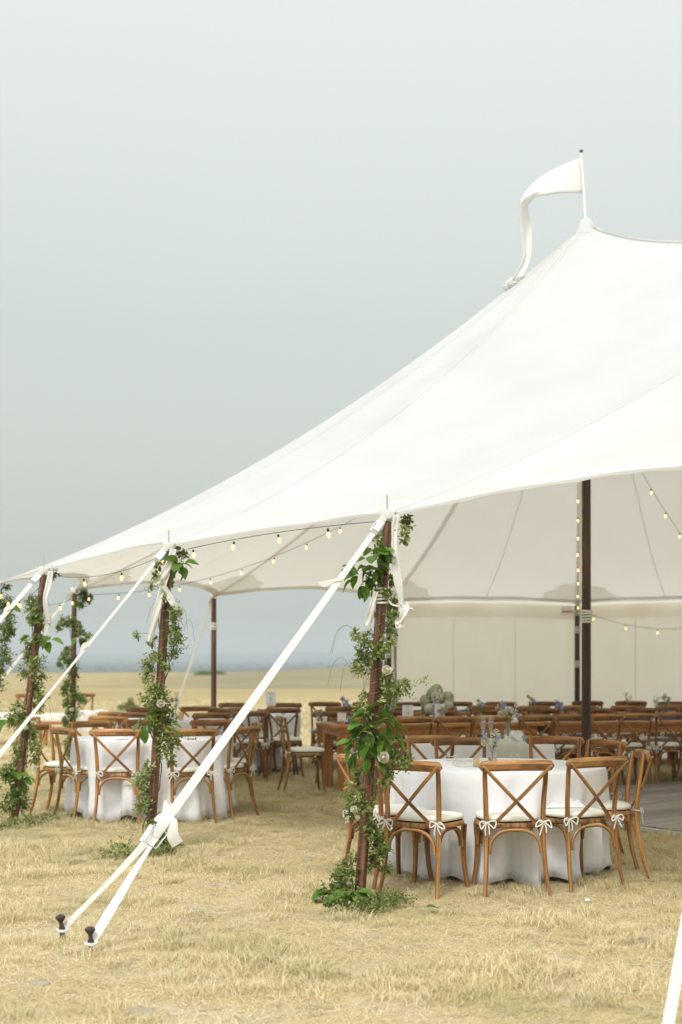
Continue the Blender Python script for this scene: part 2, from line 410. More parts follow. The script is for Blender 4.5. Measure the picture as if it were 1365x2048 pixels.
for i in range(NT):
    pts = [surf(i, a/(NU-1), (b_/(NV-1))**1.15) for a in range(NU) for b_ in range(NV)]
    mb = MB(); mb.grid(pts, NU, NV)
    panels.append(obj('canopy_panel', mb, 'canvas', tent))
    o_ = len(allv); allv += pts; allf += [tuple(o_+k for k in f) for f in mb.f]
bvh = BVHTree.FromPolygons(allv, allf)
def roofz(x, y):
    h = bvh.ray_cast(Vector((x, y, 9)), Vector((0, 0, -1)))
    return h[0].z if h[0] else None
# seam bands, hem band, reinforcement fans (all doubled cloth just under / over the canopy)
def band(name, pts, wdir, w, dz, parent, th=.004):
    mb = MB(); P_ = []
    for k, p in enumerate(pts):
        t = (pts[min(k+1, len(pts)-1)]-pts[max(k-1, 0)]).normalized()
        sd_ = t.cross(Vector((0, 0, 1))).normalized() if wdir is None else wdir
        for s_ in (-1, 1): P_.append(p+sd_*w/2*s_+Vector((0, 0, dz)))
    mb.grid(P_, len(pts), 2); return obj(name, mb, 'patch' if dz < 0 else 'canvas', parent)
for i in range(NT):
    pts = [surf(i, 0, k/30) for k in range(31)]
    band('seam_web', pts, None, .085, -.013, panels[i])
    band('seam_cover', pts, None, .022, .004, panels[i])
    ptm = [surf(i, .5, k/30) for k in range(31)]
    if 4 <= i <= 10: band('seam_web', ptm, None, .022, -.010, panels[i])
    # hem: band following the eave, folding down a little
    mb = MB(); P_ = []
    for a in range(25):
        u = a/24; q = surf(i, u, 0); q2 = surf(i, u, .022)
        wv = .006*math.sin(u*43+i)
        P_ += [q+Vector((0, 0, -.016+wv*.6)), q+Vector((0, 0, .002)), q2+Vector((0, 0, -.018))]
    mb.grid(P_, 25, 3); obj('hem_band', mb, 'canvas', panels[i])
    # fan of pleats at the pole head, under the canopy
    if 5 <= i <= 10:
        mb = MB(); c0 = top[i]; dirc = (apex[i]-c0); base = math.atan2(dirc.y, dirc.x); nA, nR = 23, 7
        P_ = []
        for a in range(nA):
            an = base+math.radians(lerp(-70, 70, a/(nA-1)))
            for r in range(nR):
                rr = .03+.70*r/(nR-1)*(1+.05*math.cos(a*PI/2))*(.86+.14*math.cos((a/(nA-1)-.5)*PI))
                x, y = c0.x+math.cos(an)*rr, c0.y+math.sin(an)*rr
                z = roofz(x, y)
                while z is None and rr > .05:
                    rr *= .8; x, y = c0.x+math.cos(an)*rr, c0.y+math.sin(an)*rr; z = roofz(x, y)
                if z is None: z = c0.z+.02
                P_.append(Vector((x, y, z-.016-.045*(a % 2)*(r/(nR-1))*(1.15-r/(nR-1)))))
        mb.grid(P_, nA, nR); obj('reinforcing_fan', mb, 'patch', panels[i])
# ridge web
band('seam_cover', [ridge(k/20) for k in range(21)], None, .06, .005, panels[1])
# peak caps
for pk in (PK1, PK2):
    mb = MB(); mb.lathe([(.16, -.16), (.10, -.05), (.07, .01), (.055, .03), (.02, .045)], pk, 14); obj('peak_cap', mb, 'canvas', tent)
    mb = MB(); mb.sweep([(pk.x, pk.y, 0), (pk.x, pk.y, 2), (pk.x, pk.y, 4), (pk.x, pk.y, 6.4)], [.055, .052, .05, .045], n=18)
    cp = obj('centre_pole', mb, 'darkpole', tent)
    mb = MB()
    for k in range(5):
        z = 1.95+.028*k; mb.sweep([(pk.x+.062*math.cos(a), pk.y+.062*math.sin(a), z+.006*math.sin(a+k)) for a in np.linspace(0, 2*PI, 17)[:-1]], .011, n=6, closed=True)
    obj('rope_lashing', mb, 'rope', cp)
bases = {0: (1.75, 6.9), 1: (.112, 8.99), 2: (-1.52, 11.29), 3: (-3.04, 13.2), 4: (-4.0, 15.25), 5: (-3.47, 18.35), 6: (-1.83, 20.45), 7: (.74, 22.05), 8: (3.68, 22.15)}
pr = {1: .036, 2: .037, 3: .037, 4: .036, 5: .034, 6: .040}
poles = {}
for i in range(NT):
    t = top[i]; b_ = bases.get(i, (t.x, t.y)); z0 = hgt(*b_)-.03
    B0 = Vector((b_[0], b_[1], z0)); T0 = t+Vector((0, 0, -.05)); r = pr.get(i, .042)
    mb = MB(); mb.sweep([B0, B0.lerp(T0, .33), B0.lerp(T0, .66), T0.lerp(B0, .01), T0], [r, r*1.01, r*.97, r*.93, r*.8], n=16)
    poles[i] = po = obj('side_pole', mb, 'polewood' if i < 7 else 'darkpole', tent)
    mb = MB(); mb.sweep([T0-Vector((0, 0, .02)), t+Vector((0, 0, .12))], .0055, n=6); obj('pole_pin', mb, 'steel', po)
    mb = MB()   # gathered webbing at the pole head
    for k in range(4):
        an = k*1.7; ax = Vector((math.cos(an), math.sin(an), 0))
        mb.sweep([t+ax*.048*math.cos(q)+Vector((0, 0, -.005+.014*math.sin(q+k)))+Vector((-ax.y, ax.x, 0))*.048*math.sin(q) for q in np.linspace(0, 2*PI, 13)[:-1]], .004, .019, n=6, closed=True)
    obj('head_webbing', mb, 'webbing', po)
def pole_at(i, z):
    b_ = bases[i]; return Vector((b_[0], b_[1], 0)).lerp(top[i], z/top[i].z)
def pole_py(i, py):
    "pole axis point whose image lies at photo row py"
    Y = top[i].y; return pole_at(i, EYE-(py-HY)/F*Y)
# white rope lashings on some poles
def lash(i, zs, r):
    for z0 in zs:
        mb = MB(); c0 = pole_at(i, z0)
        for k in range(6):
            mb.sweep([(c0.x+(r+.007)*math.cos(a), c0.y+(r+.007)*math.sin(a), c0.z+.016*k+.006*math.sin(a*1+k*2)) for a in np.linspace(0, 2*PI, 17)[:-1]], .007, n=6, closed=True)
        if i == 1:
            mb.sweep(curve_pts([c0+Vector((.03, -.03, .07)), c0+Vector((.06, -.05, -.01)), c0+Vector((.12, -.05, -.03)), c0+Vector((.2, -.04, -.045))], 12), .006, n=6)
        obj('rope_lashing', mb, 'rope', poles[i])
lash(1, [1.90], .035); lash(8, [2.2, 1.93, 1.40], .042); lash(7, [2.05, 1.55], .042); lash(6, [1.95], .040); lash(5, [], .04)
# guy straps
def strap(pts, w, name='guy_strap', parent=tent, up=(0, -1, .3), mtl='webbing', th=.0022, n=14):
    q = curve_pts(pts, n) if len(pts) > 2 else [Vector(pts[0]).lerp(Vector(pts[1]), k/(n-1)) for k in range(n)]
    mb = MB(); W_ = [w]*n if isinstance(w, (int, float)) else [float(np.interp(k/(n-1), np.linspace(0, 1, len(w)), w)) for k in range(n)]
    mb.sweep(q, W_, th, up=up, n=6, sq=.5); return obj(name, mb, mtl, parent)
def hardware(i, end, parent):
    t = top[i]; d = (end-t).normalized()
    mb = MB(); side = Vector((0, -1, .2)).cross(d).normalized()
    a = t+d*.06; b_ = t+d*.17
    for s_ in (-1, 1): mb.sweep([a+side*.018*s_, (a+b_)/2+side*.03*s_, b_+side*.022*s_], .006, n=6)
    mb.sweep([b_-side*.026, b_+side*.026], .007, n=6); mb.sweep([a-side*.02, a+side*.02], .006, n=6)
    mb.sweep([a+Vector((0, -.012, 0)), a.lerp(b_, .8)+Vector((0, -.014, 0))], .026, .002, up=(0, -1, .2), n=6)
    obj('steel_buckle', mb, 'steel', parent)
    mb = MB(); mb.sweep(curve_pts([t+Vector((.05, -.03, .02)), t+d*.05+side*.014+Vector((0, -.02, .01)), t+d*.1, t+d*.05-side*.014+Vector((0, -.02, 0)), t+Vector((.04, -.03, -.01))], 20), .013, .005, up=(0, -1, 0), n=6)
    obj('webbing_loop', mb, 'webbing', parent)
# P1 strap, knot, split to two stakes
E1 = Vector((-1.31, 7.47, .06)); E2 = Vector((-1.53, 7.83, .06))
KN = at(331, 1643, 7.97)
s1 = strap([top[1]+(KN-top[1])*.05, KN], [.018, .021, .024, .026, .027, .029])
hardware(1, KN, s1)
strap([KN, KN.lerp(E2, .5)+Vector((0, 0, -.01)), E2], [.030, .022, .016, .014, .020], n=16)
strap([KN+Vector((.01, -.01, 0)), KN.lerp(E1, .35), KN.lerp(E1, .7), E1], [.024, .012, .022, .028, .026], n=18)
# tie round the strap
tp = top[1].lerp(KN, .24)
strap([tp+Vector((.03, -.01, .01)), tp+Vector((-.02, -.015, .005)), tp+Vector((-.09, -.02, -.02)), tp+Vector((-.125, -.02, -.01))], [.008, .01, .022, .004], 'strap_tail', s1, (0, -1, 0), 'chiffon')
mb = MB()      # knot: overlapping fat folds of webbing
dd = (top[1]-KN).normalized(); sd2 = dd.cross(Vector((0, 1, 0))).normalized()
for k, (o1, r1, tw) in enumerate(((.0, .034, .3), (.045, .040, 1.6))):
    c0 = KN+dd*o1
    mb.sweep([c0+(sd2*math.cos(q)+Vector((0, -1, 0))*math.sin(q))*r1*(1+.2*math.sin(2*q+tw))+dd*.022*math.sin(q+tw) for q in np.linspace(0, 2*PI, 25)[:-1]], [.011+.003*math.sin(j*.9+tw) for j in range(24)], [.040+.008*math.sin(j*.5+tw*2) for j in range(24)], up=dd+sd2*(.5 if k else -.4), n=10, closed=True)
mb.sweep(curve_pts([KN+dd*.05+Vector((0, -.03, 0)), KN+dd*.02-sd2*.045+Vector((0, -.06, 0)), KN-dd*.035-sd2*.085+Vector((0, -.05, 0)), KN-dd*.06-sd2*.13+Vector((0, -.03, 0))], 14), [.02]*3+[.03]*5+[.036]*6, .011, up=(0, -1, .2), n=10)
mb.sweep(curve_pts([KN+sd2*.02, KN+dd*.01+Vector((0, -.06, 0)), KN-dd*.05+Vector((0, -.05, 0)), KN-dd*.10+Vector((0, -.03, 0))], 12), .032, .012, up=(0, -1, .3), n=8)
obj('strap_knot', mb, 'webbing', s1)
mb = MB()
k0 = KN-dd*.10+Vector((0, -.05, 0))
rect = [k0+sd2*a+dd*b_ for a, b_ in ((-.05, -.05), (.035, -.05), (.035, .06), (-.05, .06))]
mb.sweep(rect, .0075, n=6, closed=True)
mb.sweep([k0+sd2*.04+dd*.05, k0+sd2*.035-dd*.06], .022, .003, up=(0, -1, 0), n=6)
obj('ratchet_buckle', mb, 'steel', s1)
# other straps
for i, end in ((2, Vector((-3.08, 9.9, 0))), (3, Vector((-4.46, 11.8, 0))), (4, Vector((-5.4, 13.9, 0))), (5, Vector((-5.55, 19.07, 0))), (6, Vector((-2.75, 21.4, 0))), (0, Vector((1.27, 5.6, 0))),
               (7, Vector((.1, 24.1, 0))), (8, Vector((4.2, 24.2, 0))), (9, Vector((7.6, 23.2, 0))), (16, Vector((4.6, 3.7, 0))), (15, Vector((8.7, 4.1, 0))), (14, Vector((11.7, 6.0, 0)))):
    t = top[i]; wd = [.012, .011, .009, .018, .024, .026] if i == 2 else [.022, .024, .026]
    if i in (5, 6): wd = [.02, .02, .02]
    s_ = strap([t+(end-t)*.06, end], wd); hardware(i, end, s_)
    if i in (2, 3):
        tp = t.lerp(end, .33 if i == 2 else .16)
        strap([tp+Vector((.02, -.01, .02)), tp+Vector((-.02, -.02, .0)), tp+Vector((-.05, -.02, -.05))], [.02, .022, .006], 'strap_tail', s_, (0, -1, 0), 'chiffon')
# sidewall along the far side
def wall(i, n=40):
    mb = MB(); P_ = []
    a0 = 0.0
    for k in range(n+1):
        u = k/n; q = surf(i, u, 0); q = q-(Vector((PK1.x, PK1.y, 0))-Vector((q.x, q.y, 0))).normalized()*.10
        for j in range(9):
            z = lerp(0.0, q.z-.03, j/8)
            out_ = Vector((0, 1, 0))*(.02*math.sin(u*21+i*2)+.035*noise.noise(Vector((u*5+i*9, z*1.1, 0))))
            P_.append(Vector((q.x, q.y, z))+out_)
    mb.grid(P_, n+1, 9); return obj('sidewall_panel', mb, 'wallcloth', tent)
def valence(i, par):
    mb = MB(); P_ = []
    for k in range(31):
        u = k/30; q = surf(i, u, 0)+(Vector((PK1.x, PK1.y, 0))-surf(i, u, 0)).normalized()*Vector((-.05, -.05, 0))
        for j in range(4):
            P_.append(Vector((q.x, q.y-.012*math.sin(u*60)*(j/3)-.01*j, q.z-.055-.075*j)))
    mb.grid(P_, 31, 4); obj('valence', mb, 'wallcloth', par)
for i in (7, 8, 9, 10):
    w_ = wall(i); valence(i, w_)
    for u in (.333, .667) if i < 9 else ():
        q = surf(i, u, 0)
        mb = MB(); mb.sweep([(q.x, q.y+.05, .02), (q.x, q.y+.05, q.z-.1)], .008, .004, up=(0, 1, 0), n=4); obj('wall_seam', mb, 'wallcloth', w_)
# gathered curtain end at the first wall pole
mb = MB(); P_ = []
for k in range(33):
    u = k/32
    for j in range(12):
        z = lerp(.05, 2.36, j/11); wd_ = .10+.05*math.cos(j*.5)
        P_.append(Vector((.80+wd_*(u-.2)+.02*math.sin(z*1.5), 21.9+.035*math.sin(u*19+z*.6), z)))
mb.grid(P_, 33, 12); solid(obj('gathered_curtain', mb, 'chiffon', tent), .004)
# care label on the wall
mb = MB(); q = at(1135, 1222, 21.9); mb.box((0, 0, 0), (.19, .004, .15)); cl_ = obj('care_label', mb, 'paper', tent, loc=q)
mb = MB(); mb.box((0, -.004, -.01), (.17, .003, .022)); obj('orange_stripe', mb, 'orange', cl_)
# flag
flag = thing('pennant_flag', 'long white pennant streaming from the thin pole on the tent peak', 'flag', PK1)
fp = at(1163, 306, 16.0)
mb = MB(); mb.sweep([Vector((PK1.x, PK1.y, PK1.z-.1)), fp], [.016, .013], n=8); obj('flag_pole', mb, 'ceramic', flag).parent = None
bpy.data.objects['flag_pole'].parent = flag; bpy.data.objects['flag_pole'].matrix_parent_inverse = Matrix.Translation(-PK1)
mb = MB(); mb.lathe([(.012, 0), (.02, .01), (.02, .028), (.008, .036)], fp, 10); fo = obj('finial', mb, 'iron', flag); fo.matrix_parent_inverse = Matrix.Translation(-PK1)
tp_ = [(1162, 316, 0), (1125, 329, .03), (1085, 350, .10), (1062, 371, .05), (1046, 392, -.05), (1040, 410, -.10), (1040, 440, -.05), (1043, 480, 0), (1046, 512, .03), (1038, 535, .05), (1026, 560, .02)]
bt_ = [(1166, 386, 0), (1125, 386, -.05), (1095, 390, -.1), (1072, 394, -.06), (1062, 405, 0), (1057, 412, .04), (1062, 440, .05), (1064, 470, .04), (1061, 512, -.02), (1054, 538, -.03), (1042, 560, -.05)]
A_ = curve_pts([at(x, y, 16.0+d) for x, y, d in tp_], 44); B_ = curve_pts([at(x, y, 16.0+d) for x, y, d in bt_], 44)
mb = MB(); P_ = []
for k in range(44):
    for j in range(9):
        v = j/8; p = A_[k].lerp(B_[k], v); p.y += .035*math.sin(v*5+k*.15)*sm(0, 12, k)+.02*math.sin(k*.3)+.008*math.sin(v*17+k*.4)*sm(0, 6, k)
        P_.append(p)
mb.grid(P_, 44, 9); fo = obj('pennant_cloth', mb, 'chiffon', flag); fo.matrix_parent_inverse = Matrix.Translation(-PK1); solid(fo, .002)
mb = MB()
kc = at(1034, 562, 15.9); 
for k, (dx, dy, rr) in enumerate(((0, 0, .07), (-.06, -.03, .05), (.06, .02, .05), (-.12, -.08, .03))):
    mb.sweep([kc+Vector((dx+rr*math.cos(q)*1.2, -.03+rr*.5*math.sin(q+k), dy+rr*.55*math.sin(q))) for q in np.linspace(0, 2*PI, 13)[:-1]], .022, .008, n=6, closed=True)
fo = obj('tied_knot', mb, 'chiffon', flag); fo.matrix_parent_inverse = Matrix.Translation(-PK1)
# stakes
def stake(e, label, tilt):
    t = thing('iron_stake', label, 'tent stake', (e.x, e.y, 0), 0, 'iron stakes holding the near strap')
    mb = MB(); mb.lathe([(.012, -.12), (.014, .0), (.016, .045), (.019, .06), (.012, .075), (.011, .095), (.022, .112), (.027, .118), (.027, .130), (.012, .138)], n=16)
    o = obj('stake_shaft', mb, 'iron', t); o.rotation_euler = tilt
    mb = MB(); mb.sweep([(.026*math.cos(q), .026*math.sin(q), .052+.005*math.sin(q)) for q in np.linspace(0, 2*PI, 17)[:-1]], .012, .008, up=(0, 0, 1), n=6, closed=True)
    obj('strap_loop', mb, 'webbing', t)
stake(E1, 'rusty iron stake in the grass, nearer the camera, thick white strap end looped on it', (.05, -.06, 0))
stake(E2, 'rusty iron stake in the grass, farther left, thin strap end looped on it', (.1, -.1, 0))
for e_, lb in ((Vector((-3.08, 9.9, 0)), ''),): pass
# ------------------------------------------------------------------ chair
def superell(wf, wr, yf, yr, n, k=1.0, e=3.2):
    out = []
    for i in range(n):
        a = 2*PI*i/n; ca, sa = math.cos(a), math.sin(a)
        x = math.copysign(abs(ca)**(2/e), ca); y = math.copysign(abs(sa)**(2/e), sa)
        yy = lerp(yr, yf, (y+1)/2); w = lerp(wr, wf, (y+1)/2)
        out.append((x*w*k, (yf+yr)/2+(yy-(yf+yr)/2)*k))
    return out
def stack(rings, mi=None):
    mb = MB(); n = len(rings[0][0]); vs = [(x, y, z) for r, z in rings for x, y in r]
    fs = [(i*n+k, i*n+(k+1) % n, (i+1)*n+(k+1) % n, (i+1)*n+k) for i in range(len(rings)-1) for k in range(n)]
    uv = [[(vs[k][0]*1.0, vs[k][1]) for k in f] for f in fs]
    mb.add(vs, fs, uv)
    mb.add([vs[k] for k in range(n)], [tuple(range(n))[::-1]], [[(vs[k][0], vs[k][1]) for k in range(n)][::-1]])
    t0 = (len(rings)-1)*n; mb.add([vs[t0+k] for k in range(n)], [tuple(range(n))], [[(vs[t0+k][0], vs[t0+k][1]) for k in range(n)]])
    return mb
def chair_meshes():
    R = {}
    se = lambda k=1.: superell(.225, .195, .225, -.205, 32, k)
    R['seat'] = stack([(se(.96), .437), (se(1.0), .443), (se(1.0), .462), (se(.975), .470)]).mesh('seat', 'chairwood')
    cu = lambda k: superell(.215, .18, .215, -.19, 32, k, 3.6)
    mb = stack([(cu(.9), .4715), (cu(.97), .474), (cu(.98), .4795)]); mb.m = [1]*len(mb.m)
    mb2 = stack([(cu(.985), .480), (cu(1.01), .488), (cu(1.01), .498), (cu(.95), .512), (cu(.8), .519), (cu(.55), .521)])
    mb.add(mb2.v, mb2.f, mb2.uv, 0)
    R['cushion'] = mb.mesh('cushion', ['cushion', 'darkpad'])
    for s_ in (-1, 1):
        mb = MB(); mb.sweep(curve_pts([(s_*.205, .205, 0), (s_*.185, .185, .15), (s_*.178, .178, .30), (s_*.185, .182, .44)], 12), [.0145, .015, .0155, .016, .0165, .017, .0175, .018, .018, .019, .019, .019], n=10, up=(0, 1, 0), sq=.8)
        R['fleg%d' % s_] = mb.mesh('leg', 'chairwood')
        mb = MB(); mb.sweep(curve_pts([(s_*.212, -.285, 0), (s_*.197, -.243, .15), (s_*.190, -.218, .32), (s_*.187, -.208, .46), (s_*.190, -.214, .60), (s_*.198, -.236, .74), (s_*.203, -.258, .872)], 22), [.014]*3+[.016]*5+[.0175]*8+[.0165]*3+[.0155]*2+[.013], n=10, up=(0, 1, 0))
        R['post%d' % s_] = mb.mesh('back_post', 'chairwood')
        mb = MB(); c_ = []
        for k in range(15):
            t = k/14; x = lerp(s_*.222, -s_*.155, t); z = lerp(.850, .452, t); y = lerp(-.305, -.222, t)-.016*math.sin(PI*t)+(.004 if s_ > 0 else -.006)*math.sin(PI*t)
            c_.append((x, y, z))
        mb.sweep(c_, .0125, .0052, up=(0, -1, 0), n=8, sq=.6)
        R['slat%d' % s_] = mb.mesh('cross_slat', 'chairwood')
        for vb in range(4):
          # bow
          mb = MB(); o_ = Vector((s_*.187, -.232, .478)); 
          ring = [Vector((s_*.187+.023*math.cos(q), -.210+.023*math.sin(q), .478+.003*math.sin(q))) for q in np.linspace(0, 2*PI, 13)[:-1]]
          mb.sweep(ring, .0018, .0065, n=4, closed=True)
          rnd = random.Random(3+s_+vb*7)
          for sx in (-1, 1):
              q = [o_, o_+Vector((sx*.028, -.014, .014)), o_+Vector((sx*(.04+.02*rnd.random()), -.012, .012-.03*rnd.random())), o_+Vector((sx*(.035+.02*rnd.random()), -.016, -.02-.02*rnd.random())), o_+Vector((sx*.022, -.016, -.014)), o_+Vector((0, -.004, 0))]
              mb.sweep(curve_pts(q, 16), .0060, .0012, up=(0, -1, .4), n=4)
              q = [o_, o_+Vector((sx*.012, -.012, -.03)), o_+Vector((sx*(.012+.035*rnd.random()), -.012, -.05-.06*rnd.random()))]
              mb.sweep(curve_pts(q, 8), .0060, .0012, up=(0, -1, 0), n=4)
          mb.sweep([o_+Vector((-.008, -.008, 0)), o_+Vector((.008, -.008, 0))], .009, n=8)
          R['bow%d_%d' % (s_, vb)] = mb.mesh('tie_bow', 'chiffon')
    # curved top rail with rounded ends
    mb = MB(); c_ = []; rr = []; rt = []
    for k in range(25):
        t = k/12-1; c_.append((t*.248, -.283-.028*(1-t*t), .849+.006*(1-t*t)))
        e_ = max(.04, 1-max(0, (abs(t)-.86)/.14)**2.2)**.5
        rr.append(.0145*e_); rt.append(.035*e_)
    mb.sweep(c_, rr, rt, up=(0, 0, 1), n=14, sq=.85)
    R['rail'] = mb.mesh('top_rail', 'chairwood')
    def arch(a, b_, zt, zb, inn=(0, 0)):
        a, b_ = Vector(a), Vector(b_); q = []
        for k in range(19):
            t = k/18; an = PI*t; x = (1-math.copysign(abs(math.cos(an))**.75, math.cos(an)))/2
            z = lerp(zb, zt, abs(math.sin(an))**.8)
            q.append(Vector((lerp(a.x, b_.x, x), lerp(a.y, b_.y, x), z)))
        m_ = MB(); m_.sweep(q, .0105, .0105, up=((b_-a).cross(Vector((0, 0, 1)))).normalized(), n=8, sq=.85); return m_.mesh('bent_brace', 'chairwood')
    R['br_r'] = arch((-.168, -.228, 0), (.168, -.228, 0), .428, .275)
    R['br_l'] = arch((-.186, -.20, 0), (-.182, .155, 0), .428, .29)
    R['br_i'] = arch((.186, -.20, 0), (.182, .155, 0), .428, .29)
    R['br_f'] = arch((-.155, .182, 0), (.155, .182, 0), .428, .29)
    mb = MB()
    for x, y, z in ((-.222, -.318, .850), (.222, -.318, .850), (.012, -.292, .625)):
        mb.sweep([(x, y+.006, z), (x, y-.002, z)], .0055, n=8)
    R['screw'] = mb.mesh('screw', 'steel')
    return R
CM = chair_meshes()
def chair_proto():
    t = thing('cross_back_chair', 'x', 'chair')
    link('seat', CM['seat'], t); cu = link('cushion', CM['cushion'], t)
    for s_ in (-1, 1):
        link('leg', CM['fleg%d' % s_], t); link('back_post', CM['post%d' % s_], t); link('cross_slat', CM['slat%d' % s_], t)
        link('tie_bow', CM['bow%d_0' % s_], cu)
    r = link('top_rail', CM['rail'], t); link('screws', CM['screw'], r)
    for k in ('br_r', 'br_l', 'br_i', 'br_f'): link('bent_brace', CM[k], t)
    return t
proto = chair_proto(); first = [True]
def copy_tree(o, parent=None):
    c = o.copy(); C.objects.link(c); c.parent = parent
    if o.name.startswith('tie_bow'): c.data = CM['bow%d_%d' % (-1 if c.data.vertices[0].co.x < 0 else 1, random.randrange(4))]
    for ch in list(o.children): copy_tree(ch, c)
    return c
def tint(o, c):
    for ch in o.children:
        ch.color = c; tint(ch, c)
crand = random.Random(11)
def chair(x, y, fx, fy, label, group, tone=None):
    "x,y = middle of the backrest foot line, facing (fx,fy)"
    l = math.hypot(fx, fy); fx, fy = fx/l, fy/l
    if first[0]: t = proto; first[0] = False
    else: t = copy_tree(proto)
    bx, by = x+fx*.25, y+fy*.25
    t.location = (bx, by, hgt(bx, by)-.006+(.03 if 0 else 0)); t.rotation_euler = (crand.uniform(-.012, .012), crand.uniform(-.012, .012), math.atan2(-fx, fy))
    t['label'] = label; t['group'] = group
    v = (tone or 1)*crand.uniform(.82, 1.18)
    tint(t, (v, v*crand.uniform(.88, 1.03), v*crand.uniform(.75, 1.15), 1)); return t
G1 = 'cross back chairs round the near right table'; G3 = 'cross back chairs round the left table'
G4 = 'cross back chairs at the tables far left'; G5 = 'cross back chairs along the long farm table'; G6 = 'cross back chairs along the rear table'
chair(.45, 9.27, .5, .86, 'cross-back chair angled beside the nearest ivy pole, back to camera, at the near right table', G1)
chair(1.137, 9.22, -.08, 1, 'cross-back chair squarely back-on in the middle of the near right round table', G1)
chair(1.69, 9.45, -.42, .9, 'right front chair of the near round table, tablecloth bunched on its seat', G1)
chair(2.13, 10.18, -1, .02, 'cross-back chair seen edge-on at the right side of the near round table', G1, 1.25)
chair(2.10, 11.40, -.89, -.46, 'light chair facing left behind the right edge of the near round table', G1, 1.3)
chair(1.78, 11.9, -.12, -1, 'light chair facing the camera behind the near table, right of the glasses', G1, 1.3)
chair(.99, 11.78, .05, -1, 'grained chair facing camera behind near table, left of the rose vase', G1)
chair(.43, 11.25, .8, -.55, 'chair half hidden by the ivy pole at the back left of the near table', G1)
chair(.135, 9.72, .85, .53, 'chair mostly hidden behind the nearest ivy pole, its rail sticking out left', G1, 1.1)
chair(.78, 12.38, -.25, .95, 'chair with slanting rail in front of the small draped table', G1, 1.1)
T1 = Vector((1.15, 10.42, 0)); T3 = Vector((-1.86, 14.02, 0))
chair(-2.07, 13.14, .03, 1, 'cross-back chair squarely back-on at the left round table, left of the second ivy pole', G3, 1.05)
chair(-2.62, 13.55, .80, .6, 'cross-back chair at the left front of the left round table', G3, 1.1)
chair(-3.0, 14.25, .97, -.2, 'leftmost chair of the left round table, seen edge-on', G3)
chair(-1.37, 13.20, -.3, .95, 'cross-back chair just right of the second ivy pole at the left round table', G3)
chair(-.95, 13.78, -.85, .5, 'cross-back chair crossed by the white strap at the right of the left round table', G3)
chair(-.90, 14.50, -1, -.1, 'chair edge-on at the far right of the left round table', G3)
chair(-2.62, 15.0, .35, -.93, 'chair facing the camera behind the left edge of the left round table', G3)
chair(-1.36, 15.05, -.1, -1, 'light-railed chair facing camera behind the left table, left of the strap', G3, 1.2)
chair(-2.08, 15.15, 0, -1, 'chair facing the camera at the back middle of the left round table', G3)
chair(-2.78, 17.3, .7, .7, 'chair with slanting rail left of the far left draped table', G4, 1.15)
chair(-2.63, 16.15, .25, 1, 'pale chair with its back to camera between the two left tables', G4, 1.3)
chair(-2.50, 17.2, .3, 1, 'dark chair back-on at the front of the far left draped table', G4)
chair(-1.54, 17.0, -.3, 1, 'dark rounded-rail chair back-on in front of the candle on the far left table', G4, .7)
chair(-1.94, 19.3, 0, -1, 'chair facing camera at the back of the far left table, left of the bare pole', G4)
chair(-1.60, 18.6, -.7, -.6, 'chair just left of the bare pole foot at the far left table', G4, .8)
chair(-2.6, 18.9, .4, -.9, 'chair facing camera at the back left of the far left table', G4)
chair(-1.13, 17.7, -.1, 1, 'dark chair back-on behind the white strap at the second far table', G4, .7)
chair(-.78, 18.7, -.25, 1, 'dark chair back-on right of the white strap at the second far table', G4, .65)
chair(-.98, 18.35, .95, .3, 'narrow edge-on chair left of the farm table end chair', G4, .8)
chair(-1.55, 20.75, .2, -1, 'chair facing camera at back left of the second far table', G4, .8)
chair(-1.35, 19.0, .7, .5, 'chair at the left of the second far table behind the strap', G4)
chair(-.81, 20.7, -.2, -1, 'chair facing camera behind the table number card of the second far table', G4, .8)
chair(-.66, 16.2, .97, .18, 'chair seen side-on at the left end of the long farm table', G5)
dT = Vector((math.cos(math.radians(14)), math.sin(math.radians(14)), 0)); nT = Vector((-dT.y, dT.x, 0)); F0 = Vector((-.07, 16.25, 0))
ordw = ['first', 'second', 'third', 'fourth', 'fifth', 'sixth', 'seventh', 'eighth', 'ninth', 'tenth', 'eleventh', 'twelfth']
def solve(px, base, d):
    a = (px-HX)/F; return (a*base.y-base.x)/(d.x-a*d.y)
nearpx = [742, 828, 910, 983, 1072, 1142, 1208, 1272, 1345, 1425]
for k, px in enumerate(nearpx):
    b_ = F0-nT*.30; p = b_+dT*solve(px, b_, dT)
    chair(p.x, p.y, nT.x+crand.uniform(-.12, .12), nT.y, '%s chair from left on the near side of the long farm table' % ordw[k], G5, .85+.3*(k % 3 == 0))
for k in range(11):
    p = F0+nT*1.32+dT*(.3+.70*k)
    chair(p.x, p.y, -nT.x+crand.uniform(-.12, .12), -nT.y, '%s chair from left on the far side of the long farm table' % ordw[k], G5, .85)
d2 = Vector((.997, .075, 0)).normalized(); n2 = Vector((-d2.y, d2.x, 0)); F2 = Vector((-.35, 19.75, 0))
for k in range(10):
    p = F2-n2*.33+d2*(.35+.66*k)
    chair(p.x, p.y, n2.x+crand.uniform(-.1, .1), n2.y, '%s chair from left on the near side of the rear farm table' % ordw[k], G6, .8)
for k in range(10):
    p = F2+n2*1.25+d2*(.2+.66*k)
    chair(p.x, p.y, -n2.x+crand.uniform(-.1, .1), -n2.y, '%s chair from left on the wall side of the rear farm table' % ordw[k], G6, .8)
chair(-5.62, 25.6, .3, -1, 'lone cross-back chair out on the grass by the left lounge bench', 'cross back chairs out on the grass', 1.1)
chair(-4.72, 25.9, .1, -1, 'chair half hidden behind the ivy pole beside the fur-covered bench', 'cross back chairs out on the grass')
